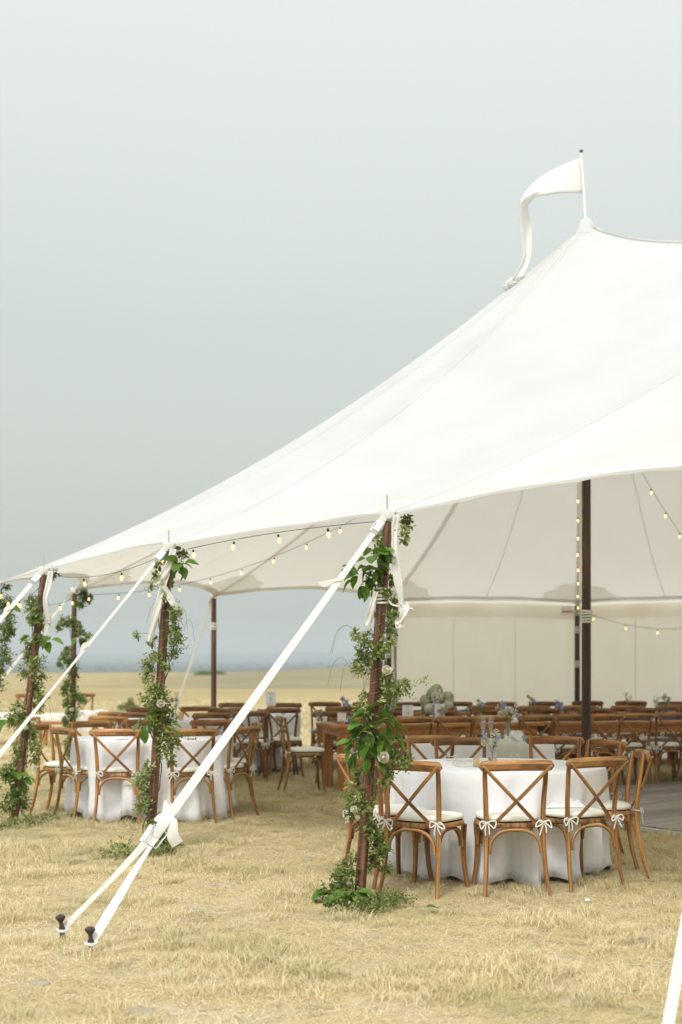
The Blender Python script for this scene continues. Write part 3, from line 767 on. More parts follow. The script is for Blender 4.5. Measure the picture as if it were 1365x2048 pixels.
# ------------------------------------------------------------------ round tables and cloths
def round_table(c, R, seed, label, lab2, grp, hem=.02, folds=13):
    t = thing('round_table', label, 'table', (c.x, c.y, 0), seed, 'round tables under white cloths')
    mb = MB(); mb.lathe([(R-.02, .725), (R-.005, .73), (R-.005, .748), (R-.02, .752)], n=40); obj('tabletop', mb, 'farmwood', t)
    lm = MB(); lm.sweep([(0, 0, 0), (0, 0, .72)], .014, n=8); lmm = lm.mesh('leg', 'steel')
    for k in range(4):
        a = k*PI/2+.4; link('leg', lmm, t, (math.cos(a)*R*.72, math.sin(a)*R*.72, 0))
    rnd = random.Random(seed); ph = [rnd.uniform(0, 6.28) for _ in range(6)]
    nA, mb = 220, MB(); rings = []
    tops = [0, .3, .6, .85, .97]
    P_ = []
    for a in range(nA):
        th = 2*PI*a/nA
        x_ = folds*th*.5+ph[0]+.9*math.sin(3*th+ph[1])+.35*math.sin(7*th+ph[4])
        f = abs(math.sin(x_))**1.7*(.65+.35*math.sin(5*th+ph[2]))+.22*abs(math.sin(x_*2.3+ph[3]))
        f2 = math.sin(29*th+ph[2]+3*math.sin(2*th)+1.5*math.sin(5*th))*.5
        hm = hem+.05*max(0, math.sin(6*th+ph[3]))**2.2*(.5+.5*math.sin(2*th+ph[5]))+.03*math.sin(13*th+ph[4])
        dr = .757-max(.004, hm)
        rowp = []
        for r in tops: rowp.append((R*r, .758+.0012*math.sin(9*th+r*7)))
        for q in (0, .02, .05, .10, .18, .28, .4, .52, .64, .76, .88, 1.0):
            drop = dr*q
            rad = R+.010*min(1, q*25)+(f*.175-.105)*min(1, q*1.3)+.022*sm(.86, 1, q)*(.4+math.sin(th*9+ph[3])*.6)+f2*.022*min(1, q*2)*(.6+.4*math.sin(th*3+ph[1]))+.016*math.sin(q*6+th*5+ph[5])*q+.008*math.sin(q*17+th*11)*q*q
            rowp.append((rad, .757-.004*(q > 0)-drop))
        for r, z in rowp: P_.append((r*math.cos(th), r*math.sin(th), z))
    m_ = len(rowp)
    fs = [(a*m_+j, a*m_+j+1, ((a+1) % nA)*m_+j+1, ((a+1) % nA)*m_+j) for a in range(nA) for j in range(m_-1)]
    mb.add(P_, fs); cl_ = obj('tablecloth', mb, 'linen', None, loc=(c.x, c.y, 0)); solid(cl_, .002)
    tag(cl_, lab2, 'tablecloth', 'white floor length tablecloths'); return t
round_table(T1, .775, 3, 'round table with steel legs under white cloth, nearest on the right', 'white cloth draped to the grass over the near right round table', '')
round_table(T3, .77, 5, 'round table under white cloth behind the second ivy pole', 'white cloth over the left round table behind the second ivy pole', '')
round_table(Vector((-2.32, 18.05, 0)), .75, 8, 'round table under white cloth behind the left table, candle on it', 'white cloth of the far left table carrying the yellow candle', '')
round_table(Vector((-1.32, 19.75, 0)), .75, 13, 'round table under white cloth right of the bare pole', 'white cloth of the far table right of the bare pole', '')
# cloth bunched on the front right seat
mb = MB(); P_ = []
for a in range(26):
    for b_ in range(18):
        u, v = a/25-.5, b_/17-.5
        r_ = math.hypot(u, v)*2
        z = .524+max(0, 1-r_**2)*(.075+.03*math.sin(u*17+v*6)+.022*math.sin(v*21-u*5))+.003
        P_.append((1.50+u*.36+v*.03, 9.80+v*.22, z))
mb.grid(P_, 26, 18); tag(obj('bunched_cloth', mb, 'linen'), 'heap of white tablecloth lying on the seat of the right front chair', 'cloth')
# small draped table
def draped_rect(x0, x1, y0, y1, z, seed):
    per = []; n = 150; Lx, Ly = x1-x0, y1-y0; tot = 2*(Lx+Ly)
    P_ = []; 
    qs = (0, .03, .08, .2, .35, .5, .65, .8, .92, 1)
    for k in range(n):
        s_ = k/n*tot
        if s_ < Lx: x, y, nx, ny = x0+s_, y0, 0, -1
        elif s_ < Lx+Ly: x, y, nx, ny = x1, y0+s_-Lx, 1, 0
        elif s_ < 2*Lx+Ly: x, y, nx, ny = x1-(s_-Lx-Ly), y1, 0, 1
        else: x, y, nx, ny = x0, y1-(s_-2*Lx-Ly), -1, 0
        cx, cy = (x0+x1)/2, (y0+y1)/2
        for t in (0, .5, .95): P_.append((lerp(cx, x, t), lerp(cy, y, t), z))
        f = (.5+.5*math.sin(s_*11+seed+math.sin(s_*3)))**1.8*.05
        for q in qs:
            o = .006*min(1, q*40)+f*q
            P_.append((x+nx*o, y+ny*o, z-.002-(z-.02)*q))
    m_ = 3+len(qs); mb = MB()
    mb.add(P_, [(a*m_+j, a*m_+j+1, ((a+1) % n)*m_+j+1, ((a+1) % n)*m_+j) for a in range(n) for j in range(m_-1)]); return mb
t2 = thing('small_table', 'small rectangular table under white cloth behind the near round table', 'table', (1.29, 13.25, 0))
mb = MB(); mb.box((0, 0, .74), (1.20, .68, .025)); obj('tabletop', mb, 'farmwood', t2)
for sx in (-1, 1):
    for sy in (-1, 1):
        mb = MB(); mb.box((sx*.55, sy*.29, .363), (.05, .05, .726)); obj('leg', mb, 'farmwood', t2)
o = obj('tablecloth', draped_rect(.66, 1.93, 12.9, 13.62, .762, 2), 'linen'); solid(o, .002)
tag(o, 'white cloth hanging straight over the small table with the champagne glasses', 'tablecloth', 'white floor length tablecloths')
mb = MB(); P_ = []
for a in range(18):
    for b_ in range(22):
        u = a/17; v = b_/21
        x = lerp(1.36, 1.74, u)+.01*math.sin(v*14); 
        s_ = v*1.10
        if s_ < .34: y, z = 12.868, .768-.34+s_
        elif s_ < .36+.0: y, z = 12.875, .77
        else: y, z = 12.875+(s_-.36), .772+.004*math.sin(u*20+v*9)
        P_.append((x, y-(.006*math.sin(u*30) if s_ < .34 else 0), z))
mb.grid(P_, 18, 22); o = solid(obj('gauze_runner', mb, 'gauze'), .002); tag(o, 'loose grey white gauze runner over the front of the small draped table', 'table runner')
# farm tables
def farm_table(o0, d, n, length, label, name='farm_table'):
    an = math.atan2(d.y, d.x); t = thing(name, label, 'table', (o0.x, o0.y, 0), an, 'long wooden farm tables')
    pm = []
    for k in range(5):
        mb = MB(); mb.box((length/2, .095+.19*k, .752), (length, .186, .036)); p = obj('plank', mb, 'farmwood', t, False); v = random.uniform(.85, 1.15); p.color = (v, v, v, 1)
    for nm, c_, s_ in (('apron', (length/2, .07, .685), (length-.16, .028, .096)), ('apron', (length/2, .88, .685), (length-.16, .028, .096)), ('apron', (.08, .475, .685), (.028, .78, .096)), ('apron', (length-.08, .475, .685), (.028, .78, .096))):
        mb = MB(); mb.box(c_, s_); obj(nm, mb, 'farmwood', t, False)
    for x in (.12, length-.12):
        for y in (.11, .84):
            mb = MB(); mb.box((x, y, .363), (.105, .105, .734)); obj('leg', mb, 'farmwood', t, False)
    return t
for k, lb in enumerate(('long wooden farm table whose left end shows left of the nearest ivy pole', 'middle farm table of the front long row, behind the small draped table', 'right farm table of the front long row, behind the dark centre pole')):
    farm_table(F0+dT*(2.60*k), dT, nT, 2.56, lb)
for k, lb in enumerate(('left farm table of the rear row under the big hydrangea bouquet', 'middle farm table of the rear row by the tent wall', 'right farm table of the rear row by the tent wall')):
    farm_table(F2+d2*(2.48*k), d2, n2, 2.44, lb)
def runner(o0, d, n, L0, L1, label, seed, yo=.48):
    mb = MB(); P_ = []; nu = int((L1-L0)/.035)
    for a in range(nu):
        for b_ in range(14):
            u = L0+(L1-L0)*a/(nu-1); v = b_/13-.5
            w = .20*(1+.25*noise.noise(Vector((u*3, seed, 0))))
            z = .7755+.022*abs(noise.noise(Vector((u*9, v*5, seed))))+.02*max(0, noise.noise(Vector((u*22, v*3, seed+5))))*(1-abs(v)*1.6)
            p = o0+d*u+n*(yo+v*2*w+.05*noise.noise(Vector((u*2, 0, seed)))); P_.append((p.x, p.y, z))
    mb.grid(P_, nu, 14); o = obj('table_runner', mb, 'bluecloth'); solid(o, .002, 1); tag(o, label, 'table runner', 'blue gauze runners'); return o
runner(F0, dT, nT, .12, 7.7, 'dusty blue gauze runner crumpled along the front farm tables', 1)
runner(F2, d2, n2, .2, 7.2, 'dusty blue gauze runner along the rear farm tables', 7)
# ------------------------------------------------------------------ foliage builders
def leaves_mesh(name, O, D, Nn, Ln, Wd, T, mat_):
    "numpy batch of five-vertex folded leaves"
    O, D, Nn = (np.asarray(a, float) for a in (O, D, Nn)); Ln = np.asarray(Ln)[:, None]; Wd = np.asarray(Wd)[:, None]
    D /= np.linalg.norm(D, axis=1)[:, None]+1e-9; Nn = Nn-(Nn*D).sum(1)[:, None]*D; Nn /= np.linalg.norm(Nn, axis=1)[:, None]+1e-9
    Sd = np.cross(D, Nn); K = len(O)
    V = np.stack([O, O+D*Ln*.45+Sd*Wd*.5+Nn*Wd*.12, O+D*Ln*.5, O+D*Ln*.45-Sd*Wd*.5+Nn*Wd*.12, O+D*Ln-Nn*Ln*.12], 1).reshape(-1, 3)
    base = (np.arange(K)*5)[:, None, None]; Fc = (np.array([[0, 2, 1], [0, 3, 2], [1, 2, 4], [2, 3, 4]])[None]+base).reshape(-1, 3)
    me = bpy.data.meshes.new(name); me.vertices.add(len(V)); me.vertices.foreach_set('co', V.ravel())
    me.loops.add(len(Fc)*3); me.loops.foreach_set('vertex_index', Fc.ravel()); me.polygons.add(len(Fc))
    me.polygons.foreach_set('loop_start', np.arange(len(Fc))*3); me.polygons.foreach_set('loop_total', np.full(len(Fc), 3)); me.update(calc_edges=True); me.validate()
    a = me.attributes.new('tint', 'FLOAT', 'POINT'); a.data.foreach_set('value', np.repeat(np.asarray(T, float), 5))
    me.materials.append(M[mat_]); return me
def sprigs(rs, items):
    "items: (pos, dir, length, leafsize, tint) -> leaf arrays"
    O, D, Nn, Ln, Wd, T = [], [], [], [], [], []
    for pos, d, ln, ls, tn in items:
        pos = np.array(pos); d = np.array(d, float); d /= np.linalg.norm(d)+1e-9
        k = max(4, int(ln/(ls*.42))); side = np.cross(d, rs.normal(size=3)); side /= np.linalg.norm(side)+1e-9
        for j in range(k):
            t = (j+.5)/k; p = pos+d*ln*t+np.array((0, 0, -1))*ln*.25*t*t
            sgn = 1 if j % 2 else -1
            ld = d*.7+side*sgn*.8+rs.normal(size=3)*.25
            O.append(p); D.append(ld); Nn.append(np.array((0, -.4, 1.))+rs.normal(size=3)*.5); s_ = ls*rs.uniform(.7, 1.2)*(1-.35*t); Ln.append(s_); Wd.append(s_*rs.uniform(.48, .68)); T.append(np.clip(tn+rs.normal()*.16, 0, 1))
    return O, D, Nn, Ln, Wd, T
def bigleaf_mesh(k):
    r = random.Random(k); mb = MB(); n = 8; P_ = []
    for i in range(n):
        t = i/(n-1); w = .40*math.sin(PI*min(1, t*.97+.015))**.75*(1-.35*t)*1.12
        z = -.30*t*t*(1+.4*r.random())+.02*math.sin(t*6)
        for s_ in (-1, -.5, 0, .5, 1): P_.append((s_*w, t, z+abs(s_)*w*.35-.02*(abs(s_) == .5)+.01*math.sin(t*14+s_)))
    mb.grid(P_, n, 5); me = mb.mesh('leaf', 'bigleaf'); return me
BL = [bigleaf_mesh(k) for k in range(4)]
def rose_mesh(seed, mat_='petal'):
    r = random.Random(seed); mb = MB()
    mb.lathe([(.02, -.5), (.22, -.42), (.30, -.1), (.24, .22), (.10, .36), (.01, .38)], n=10)
    for ring, (rad, h, cnt, op, z0) in enumerate(((.30, .86, 3, .02, -.44), (.46, .86, 3, .10, -.48), (.64, .82, 4, .2, -.52), (.82, .72, 5, .34, -.55), (.97, .55, 5, .55, -.56))):
        for k in range(cnt):
            a0 = 2*PI*k/cnt+ring*.9+r.random()*.4; P_ = []
            for i in range(6):
                for j in range(7):
                    u, v = i/5, j/6-.5
                    rr = rad*(math.sin(min(1, u*1.25)*PI/2)**.7)*(.82+.1*r.random()*u)+op*.35*max(0, u-.7)
                    an = a0+v*2*PI/cnt*1.55*(.55+.45*math.sin(u*PI*.6))
                    z = z0+h*u-op*.9*max(0, u-.72)**1.2-(abs(v)*2)**2.4*.16*u
                    P_.append((rr*math.cos(an)*(1-.06*abs(v)), rr*math.sin(an)*(1-.06*abs(v)), z))
            mb.grid(P_, 6, 7)
    return mb.mesh('rose', mat_)
RS = [rose_mesh(1), rose_mesh(2)]
def aim(d, roll=0.):
    return Vector(d).to_track_quat('Y', 'Z').to_matrix().to_3x3()@Matrix.Rotation(roll, 3, 'Y')
def rose(parent, p, r, d=(0, -1, .5), name='rose'):
    o = link(name, random.choice(RS), parent, p, Vector(d).to_track_quat('Z', 'Y').to_euler(), r*random.uniform(.95, 1.05)); return o
def grass_wisps(mb, c, n, rr, ln):
    for _ in range(n):
        a = rr.uniform(0, 6.28); b0 = c+Vector((rr.uniform(-.03, .03), rr.uniform(-.03, .03), rr.uniform(-.05, .05)))
        o_ = Vector((math.cos(a), .4*math.sin(a), 0))*ln*rr.uniform(.3, .8)
        mb.sweep(curve_pts([b0, b0+o_*.5+Vector((0, 0, ln*.45)), b0+o_+Vector((0, 0, ln*.25)), b0+o_*1.25+Vector((0, 0, -ln*.35))], 9), [.0011]*9, n=3)
garland_n = 0
def garland(i, label, clumps, bigs, roses, ls=.030, dens=1.0, wisps=(), ground=()):
    """clumps: (px, py, radius px, density, tint); bigs: (px, py, radius px, count, size m); all round the pole i"""
    global garland_n; garland_n += 1; rs = np.random.RandomState(40+garland_n); rr = random.Random(90+garland_n)
    b_ = bases[i]; G = thing('garland', label, 'garland', (b_[0], b_[1], 0), 0, 'greenery garlands wound round the tent poles')
    off = Vector((-b_[0], -b_[1], 0)); Y0 = top[i].y; sc = F/Y0
    items = []; vine = []; stems = []
    def P3(px, py, jy=0.): return at(px, py, Y0+jy)
    for q, (px, py, r, dn, tn) in enumerate(clumps):
        c = P3(px, py, (-.06 if q % 2 else .05) if r < 60 else 0); R = r/sc
        ax = pole_at(i, max(.05, min(2.3, c.z)))
        n = int(dn*dens*(10+R*R*4200))
        for _ in range(n):
            v = rs.normal(size=3); v /= np.linalg.norm(v); v *= R*.62*rs.uniform(.05, 1)**.7
            p = np.array(c)+v*np.array((.85, .6, 1.05)); out_ = p-np.array(ax); out_[2] *= .3
            d = v/R*.9+out_*2+rs.normal(size=3)*.45+np.array((0, -.15, -.2))
            p[2] = max(p[2], .01)
            items.append((p+np.array(off), d, min(.11, max(.03, R*rs.uniform(.5, 1.25))), ls*1.3*rs.uniform(.7, 1.3), tn+rs.normal()*.12))
        vine.append(c+off)
        if (c-ax).length > .085:
            a0 = pole_at(i, max(.05, min(2.3, c.z-.05*rs.rand()))); stems.append((a0+off, a0.lerp(c, .5)+off+Vector((0, -.02, .03)), c+off+(c-a0)*.25))
    for px, py, dx, dy, ln in wisps:   # single sprigs reaching out
        p = P3(px, py, -.03)+off
        items.append((np.array(p), np.array((dx, rr.uniform(-.3, .3), -dy)), ln, ls*1.0, .65))
        items.append((np.array(p)+.01, np.array((dx, rr.uniform(-.3, .3), -dy+.2)), ln*.7, ls*.9, .55))
    for px, py, r, dn, tn in ground:
        Yg = EYE*F/(py+r*.35-HY); s2 = F/Yg; c = at(px, py, Yg); c.z = .03; R = r/s2
        n = int(dn*dens*(10+R*R*2600))
        for _ in range(n):
            a = rs.uniform(0, 2*PI); q = R*rs.uniform(0, 1)**.5; p = np.array((c.x+q*math.cos(a), c.y+q*math.sin(a)*.8, rs.uniform(.0, .10)*(1-(q/R)**2*.7)+.008))
            d = np.array((math.cos(a), math.sin(a), .35))+rs.normal(size=3)*.45
            items.append((p+np.array(off), d, rs.uniform(.05, .12), ls*rs.uniform(.8, 1.25), tn+rs.normal()*.1))
    fo_ = link('foliage', leaves_mesh('foliage', *sprigs(rs, items), 'leaf'), G); fo_['kind'] = 'stuff'
    mb = MB()
    vq = [pole_at(i, 2.3-.0125*k)+off+Vector((math.cos(k*.09+.5), math.sin(k*.09+.5), 0))*(pr.get(i, .036)+.02+.008*math.sin(k*.31)) for k in range(180)]
    mb.sweep(vq, .0045, n=5)
    for q3 in stems: mb.sweep(curve_pts(q3, 7), [.0032, .003, .0028, .0025, .0022, .0018, .0012], n=4)
    for px, py in {1: [(712, 1290), (700, 1350)], 2: [(365, 1260), (350, 1230)], 3: [(75, 1420)]}.get(i, []): grass_wisps(mb, P3(px, py)+off, 4, rr, .22)
    obj('vine_stem', mb, 'leaf', G)
    mb = MB(); q = []
    turns = 26
    for k in range(turns*10):
        z = .25+(2.15-.25)*k/(turns*10); c = pole_at(i, z)+off; a = 2*PI*k/10+.6*math.sin(k*.13); r0 = pr.get(i, .036)+.0035
        q.append(c+Vector((r0*math.cos(a), r0*math.sin(a), 0)))
    mb.sweep(q, .0011, n=3); obj('copper_wire', mb, 'copper', G)
    for px, py, r, n, sz in bigs:
        onground = py > 1700 and i == 1
        c = P3(px, py, -.07) if not onground else at(px, py, EYE*F/(py+18-HY))
        if onground: c.z = max(c.z, .05)
        R = r/sc
        for k in range(n):
            a = rr.uniform(0, 2*PI); q_ = R*rr.random()**.5; s_ = sz*rr.uniform(.75, 1.25)
            p = c+Vector((math.cos(a)*q_*.75, rr.uniform(-.05, .03), math.sin(a)*q_*.9))
            d = Vector((math.cos(a)*.9+rr.uniform(-.5, .5), -.30+rr.uniform(-.3, .3), math.sin(a)*.5-.35+rr.uniform(-.4, .4)))
            if onground: d.z = abs(d.z)*.4-.05; p.z = max(.04, p.z)
            M3 = aim(d, rr.uniform(-.6, .6)); M4 = Matrix.Translation(p+off)@M3.to_4x4()@Matrix.Scale(s_, 4)
            o = link('leaf', rr.choice(BL), G); o.matrix_local = M4
    for px, py, r in roses:
        p = P3(px, py, -.14)+off; rose(G, p, r*1.05/sc, (rr.uniform(-.3, .5), -1, rr.uniform(.1, .6)))
    return G
garland(1, 'leafy garland with white roses and broad lemon leaves on the nearest tent pole', [
    (812, 1040, 13, 1.5, .35), (810, 1062, 9, 1.2, .7), (808, 1078, 5, 1, .7), (757, 1078, 8, 1.1, .65), (755, 1100, 8, 1, .5), (748, 1150, 24, .7, .2), (782, 1160, 9, .9, .3), (778, 1185, 11, 1.1, .35),
    (784, 1205, 10, 1.1, .4), (784, 1230, 11, 1.2, .4), (780, 1252, 12, 1.2, .5), (712, 1270, 9, 1.0, .75), (735, 1275, 18, 1.1, .6), (775, 1285, 16, 1.1, .75), (728, 1300, 20, 1.2, .6), (752, 1300, 20, 1.3, .5), (725, 1330, 20, 1.2, .7), (712, 1335, 10, 1, .8),
    (755, 1330, 22, 1.4, .4), (776, 1350, 12, 1.1, .5), (765, 1375, 18, 1.3, .4), (790, 1378, 18, 1.2, .55), (808, 1368, 15, 1.1, .6), (772, 1405, 16, 1.2, .4), (735, 1395, 12, 1, .7), (728, 1420, 18, 1.1, .6), (760, 1425, 18, 1.2, .4),
    (735, 1460, 26, .9, .15), (765, 1480, 24, 1, .3), (790, 1515, 22, 1.2, .4), (808, 1520, 16, 1.1, .5), (775, 1540, 16, 1.2, .4), (722, 1545, 10, .9, .6), (768, 1560, 13, 1.1, .5), (735, 1585, 18, 1.2, .55), (712, 1585, 22, 1.2, .6), (705, 1612, 20, 1.1, .6), (735, 1610, 16, 1.1, .7),
    (728, 1640, 18, 1.2, .4), (745, 1655, 20, 1.3, .35), (750, 1685, 22, 1.4, .3), (762, 1700, 18, 1.2, .35), (745, 1720, 20, 1.1, .3), (768, 1735, 10, .9, .4), (708, 1712, 14, 1, .5), (700, 1735, 20, 1.1, .4), (685, 1748, 22, 1.2, .5), (690, 1775, 20, 1.1, .4)],
    [(748, 1120, 32, 20, .085), (722, 1150, 26, 14, .095), (768, 1105, 20, 9, .07), (745, 1455, 42, 30, .095), (725, 1490, 34, 16, .09), (775, 1470, 26, 11, .08), (745, 1515, 20, 8, .08), (668, 1782, 26, 18, .085), (700, 1800, 30, 16, .09)],
    [(775, 1339, 11), (767, 1514, 13), (708, 1618, 8), (716, 1635, 5)], wisps=[(820, 1372, 1, -.35, .14), (838, 1360, 1, -.2, .09), (800, 1385, 1, .2, .12), (715, 1340, -1, .1, .08), (690, 1600, -1, -.1, .10), (800, 1520, 1, .1, .10)],
    ground=[(665, 1790, 26, 1.1, .5), (690, 1812, 30, 1.2, .4), (722, 1815, 30, 1.3, .35), (760, 1805, 30, 1.3, .3), (790, 1800, 26, 1.2, .35)])
garland(2, 'ivy garland with one white rose on the second pole, crossed by the knotted strap', [
    (362, 1105, 14, 1.4, .3), (355, 1130, 12, 1, .4), (318, 1130, 9, 1.1, .65), (314, 1150, 9, 1.1, .6), (306, 1168, 8, .9, .7), (322, 1165, 8, .8, .6), (343, 1160, 6, .9, .5), (332, 1190, 12, 1, .5), (335, 1212, 20, 1.3, .5), (350, 1225, 16, 1.2, .5), (345, 1250, 20, 1.3, .5), (350, 1275, 18, 1.3, .5), (345, 1300, 18, 1.2, .45),
    (275, 1270, 8, .9, .7), (308, 1282, 9, .9, .6), (315, 1310, 16, 1.2, .6), (300, 1325, 18, 1.2, .6), (335, 1330, 10, 1, .5), (298, 1350, 18, 1.3, .7), (310, 1375, 20, 1.3, .7), (300, 1395, 20, 1.3, .65), (322, 1385, 18, 1.2, .5), (325, 1410, 24, 1.3, .45), (310, 1430, 20, 1.3, .4), (335, 1435, 22, 1.2, .4),
    (332, 1465, 22, 1.2, .55), (345, 1480, 18, 1.2, .55), (330, 1500, 16, 1.1, .5), (340, 1520, 12, 1, .5), (296, 1535, 14, 1.1, .6), (290, 1555, 20, 1.2, .6), (280, 1560, 16, 1.1, .65), (295, 1580, 18, 1.3, .55), (288, 1605, 18, 1.2, .5), (300, 1625, 14, 1.1, .4), (305, 1650, 16, 1.1, .35), (328, 1660, 16, 1.1, .35), (330, 1680, 20, 1.2, .3)],
    [(362, 1130, 14, 8, .10), (292, 1445, 14, 7, .10), (330, 1432, 12, 4, .09), (343, 1455, 10, 3, .08)], [(322, 1407, 9)], ls=.030,
    wisps=[(350, 1475, 1, -.1, .18), (370, 1480, 1, -.2, .12), (355, 1300, 1, -.3, .12), (280, 1558, -1, -.1, .1), (345, 1270, 1, .1, .12), (300, 1180, -1, 0, .08)],
    ground=[(232, 1708, 24, 1.2, .4), (255, 1700, 18, 1.1, .5), (315, 1700, 28, 1.3, .3), (335, 1695, 24, 1.2, .3)])
garland(3, 'bushy garland with small white blossoms on the third leaning pole at left', [
    (108, 1146, 8, 1.2, .2), (66, 1195, 10, 1.1, .4), (65, 1215, 16, 1.3, .4), (75, 1228, 18, 1.3, .45), (82, 1250, 14, 1.2, .5), (62, 1240, 9, 1, .5), (60, 1285, 12, 1, .5), (78, 1275, 12, 1, .4), (58, 1305, 16, 1.2, .5), (70, 1325, 18, 1.3, .55), (55, 1340, 18, 1.2, .6), (78, 1350, 14, 1.2, .5), (68, 1375, 18, 1.3, .55), (80, 1395, 14, 1.1, .5), (72, 1410, 16, 1.1, .45),
    (40, 1420, 20, 1.3, .5), (30, 1440, 18, 1.2, .6), (50, 1445, 18, 1.2, .6), (60, 1465, 20, 1.2, .55), (70, 1490, 16, 1.2, .55), (65, 1515, 12, 1, .5), (35, 1500, 14, 1, .5), (28, 1530, 20, 1.2, .45), (15, 1545, 18, 1.2, .5), (40, 1560, 20, 1.2, .4), (30, 1590, 20, 1.2, .4), (45, 1605, 18, 1.2, .4), (15, 1610, 16, 1.2, .4)],
    [(97, 1280, 10, 7, .095), (60, 1272, 7, 3, .08), (10, 1443, 12, 7, .10), (38, 1560, 20, 16, .095), (15, 1578, 14, 5, .09)], [(38, 1420, 7), (52, 1455, 5), (78, 1348, 4)], ls=.032, wisps=[(85, 1355, 1, .1, .1), (45, 1350, -1, .2, .1)],
    ground=[(10, 1650, 26, 1.2, .3), (45, 1645, 24, 1.2, .35), (80, 1640, 24, 1.2, .35), (105, 1640, 12, 1, .4)])
garland(4, 'leafy garland cut by the left edge of the picture on the fourth pole', [
    (14, 1172, 6, 1, .3), (8, 1205, 18, 1.2, .3), (15, 1225, 14, 1.1, .4), (10, 1250, 20, 1.2, .5), (18, 1262, 12, 1, .5), (6, 1275, 12, 1, .5), (4, 1300, 16, 1.2, .5), (12, 1315, 14, 1, .5), (2, 1335, 14, 1, .5), (-10, 1360, 20, 1, .5), (-20, 1400, 22, 1, .5), (-30, 1450, 22, 1, .5)],
    [(12, 1215, 15, 12, .11)], [], ls=.034)
garland(5, 'narrow garland with a white rose on the far pole left of the bare pole', [
    (168, 1190, 14, 1.5, .25), (160, 1205, 10, 1.2, .3), (178, 1198, 6, 1, .3), (132, 1243, 12, 1.3, .4), (120, 1252, 9, 1.1, .5), (145, 1240, 10, 1.2, .4), (155, 1250, 9, 1.1, .4), (160, 1262, 12, 1.1, .4), (175, 1272, 7, .9, .5), (168, 1285, 9, 1, .4), (138, 1300, 10, 1.1, .4), (132, 1312, 12, 1.2, .5), (122, 1325, 9, 1, .6), (140, 1325, 10, 1.1, .4), (148, 1345, 12, 1.2, .4), (138, 1365, 10, 1.1, .4), (132, 1380, 10, 1.2, .4), (150, 1385, 12, 1.2, .4), (158, 1395, 10, 1.1, .4), (165, 1400, 8, 1, .5),
    (138, 1405, 13, 1.2, .4), (145, 1425, 14, 1.3, .3), (135, 1440, 12, 1.2, .3), (142, 1462, 10, 1, .3), (138, 1485, 11, 1, .3), (140, 1505, 12, 1, .3), (146, 1525, 14, 1, .3)],
    [(160, 1272, 9, 6, .10)], [(144, 1419, 5)], ls=.036, dens=1.1)
# ribbons
def ribbon(i, pts, w, label):
    Y0 = top[i].y; q = curve_pts([at(px, py, Y0-.06-dy) for px, py, dy in pts], 40); mb = MB(); P_ = []
    W_ = np.interp(np.linspace(0, 1, 40), np.linspace(0, 1, len(w)), w)*Y0/F
    for k, p in enumerate(q):
        t = (q[min(k+1, 39)]-q[max(k-1, 0)]).normalized(); sd_ = t.cross(Vector((0, 1, 0))).normalized()
        for j in range(7):
            v = j/6-.5; P_.append(p+sd_*W_[k]*v+Vector((0, .007*math.sin(v*8+k*.12)+.008*math.sin(k*.22), 0)))
    mb.grid(P_, 40, 7); o = obj('ribbon', mb, 'chiffon'); solid(o, .0012); tag(o, label, 'ribbon', 'white chiffon ribbons tied to the poles'); return o
ribbon(1, [(793, 1030, 0), (789, 1060, 0), (790, 1110, .02), (797, 1160, .02), (803, 1205, .0), (799, 1240, .02), (801, 1257, .02)], [12, 13, 10, 15, 20, 12, 8, 18, 16], 'long white ribbon hanging down the right side of the nearest pole')
ribbon(1, [(803, 1205, .03), (812, 1215, .03), (806, 1235, .03), (795, 1250, .02)], [10, 16, 12, 14], 'short folded white ribbon loop beside the nearest pole')
ribbon(1, [(752, 1183, .02), (746, 1205, .02), (741, 1230, .0), (736, 1252, .0)], [9, 10, 14, 12], 'short white ribbon tail left of the rope lashing on the nearest pole')
ribbon(2, [(347, 1098, 0), (340, 1125, .03), (328, 1150, .03), (312, 1172, .03)], [12, 15, 16, 16], 'upper white ribbon crossing the second pole to its left')
ribbon(2, [(335, 1145, .03), (324, 1180, .03), (318, 1210, .02), (308, 1245, .02), (298, 1285, .0)], [12, 12, 14, 14, 10], 'longest white ribbon trailing down left of the second pole')
ribbon(2, [(328, 1172, .04), (340, 1195, .03), (352, 1215, .02), (358, 1235, .02)], [10, 14, 10, 5], 'thin white ribbon end twisting right across the second pole')
ribbon(3, [(102, 1142, 0), (97, 1170, .02), (92, 1200, .02), (96, 1235, .0), (93, 1275, .0)], [11, 12, 10, 14, 12], 'white ribbon hanging right of the third pole')
# ------------------------------------------------------------------ string lights
bm_ = MB(); bm_.lathe([(.003, -.062), (.011, -.055), (.0155, -.040), (.0135, -.022), (.008, -.010)], n=10); BULB = bm_.mesh('bulb', 'bulb')
bm_ = MB(); bm_.lathe([(.009, -.012), (.010, .0), (.010, .014), (.004, .020)], n=8); SOCK = bm_.mesh('socket', 'iron')
def lights(a, b_, sag, n, label, skip=(), t0=.05, t1=.97):
    a, b_ = Vector(a), Vector(b_); t = thing('string_lights', label, 'string lights', a, 0, 'warm bulb strings under the tent')
    q = [a.lerp(b_, k/40)-Vector((0, 0, sag*4*(k/40)*(1-k/40))) for k in range(41)]
    mb = MB(); mb.sweep([p-a for p in q], .003, n=5); obj('cable', mb, 'blackwire', t)
    for k in range(n):
        u = lerp(t0, t1, k/(n-1)); p = a.lerp(b_, u)-Vector((0, 0, sag*4*u*(1-u)+.03))
        s_ = link('bulb', BULB, t, p-a, (random.uniform(-.25, .25), random.uniform(-.25, .25), 0), .84); link('socket', SOCK, s_)
C0 = PK1
e = top
lights((C0.x-.05, C0.y, 5.0), e[5]+Vector((.02, 0, -.06)), .72, 15, 'string of bulbs from the peak pole down to the far left pole')
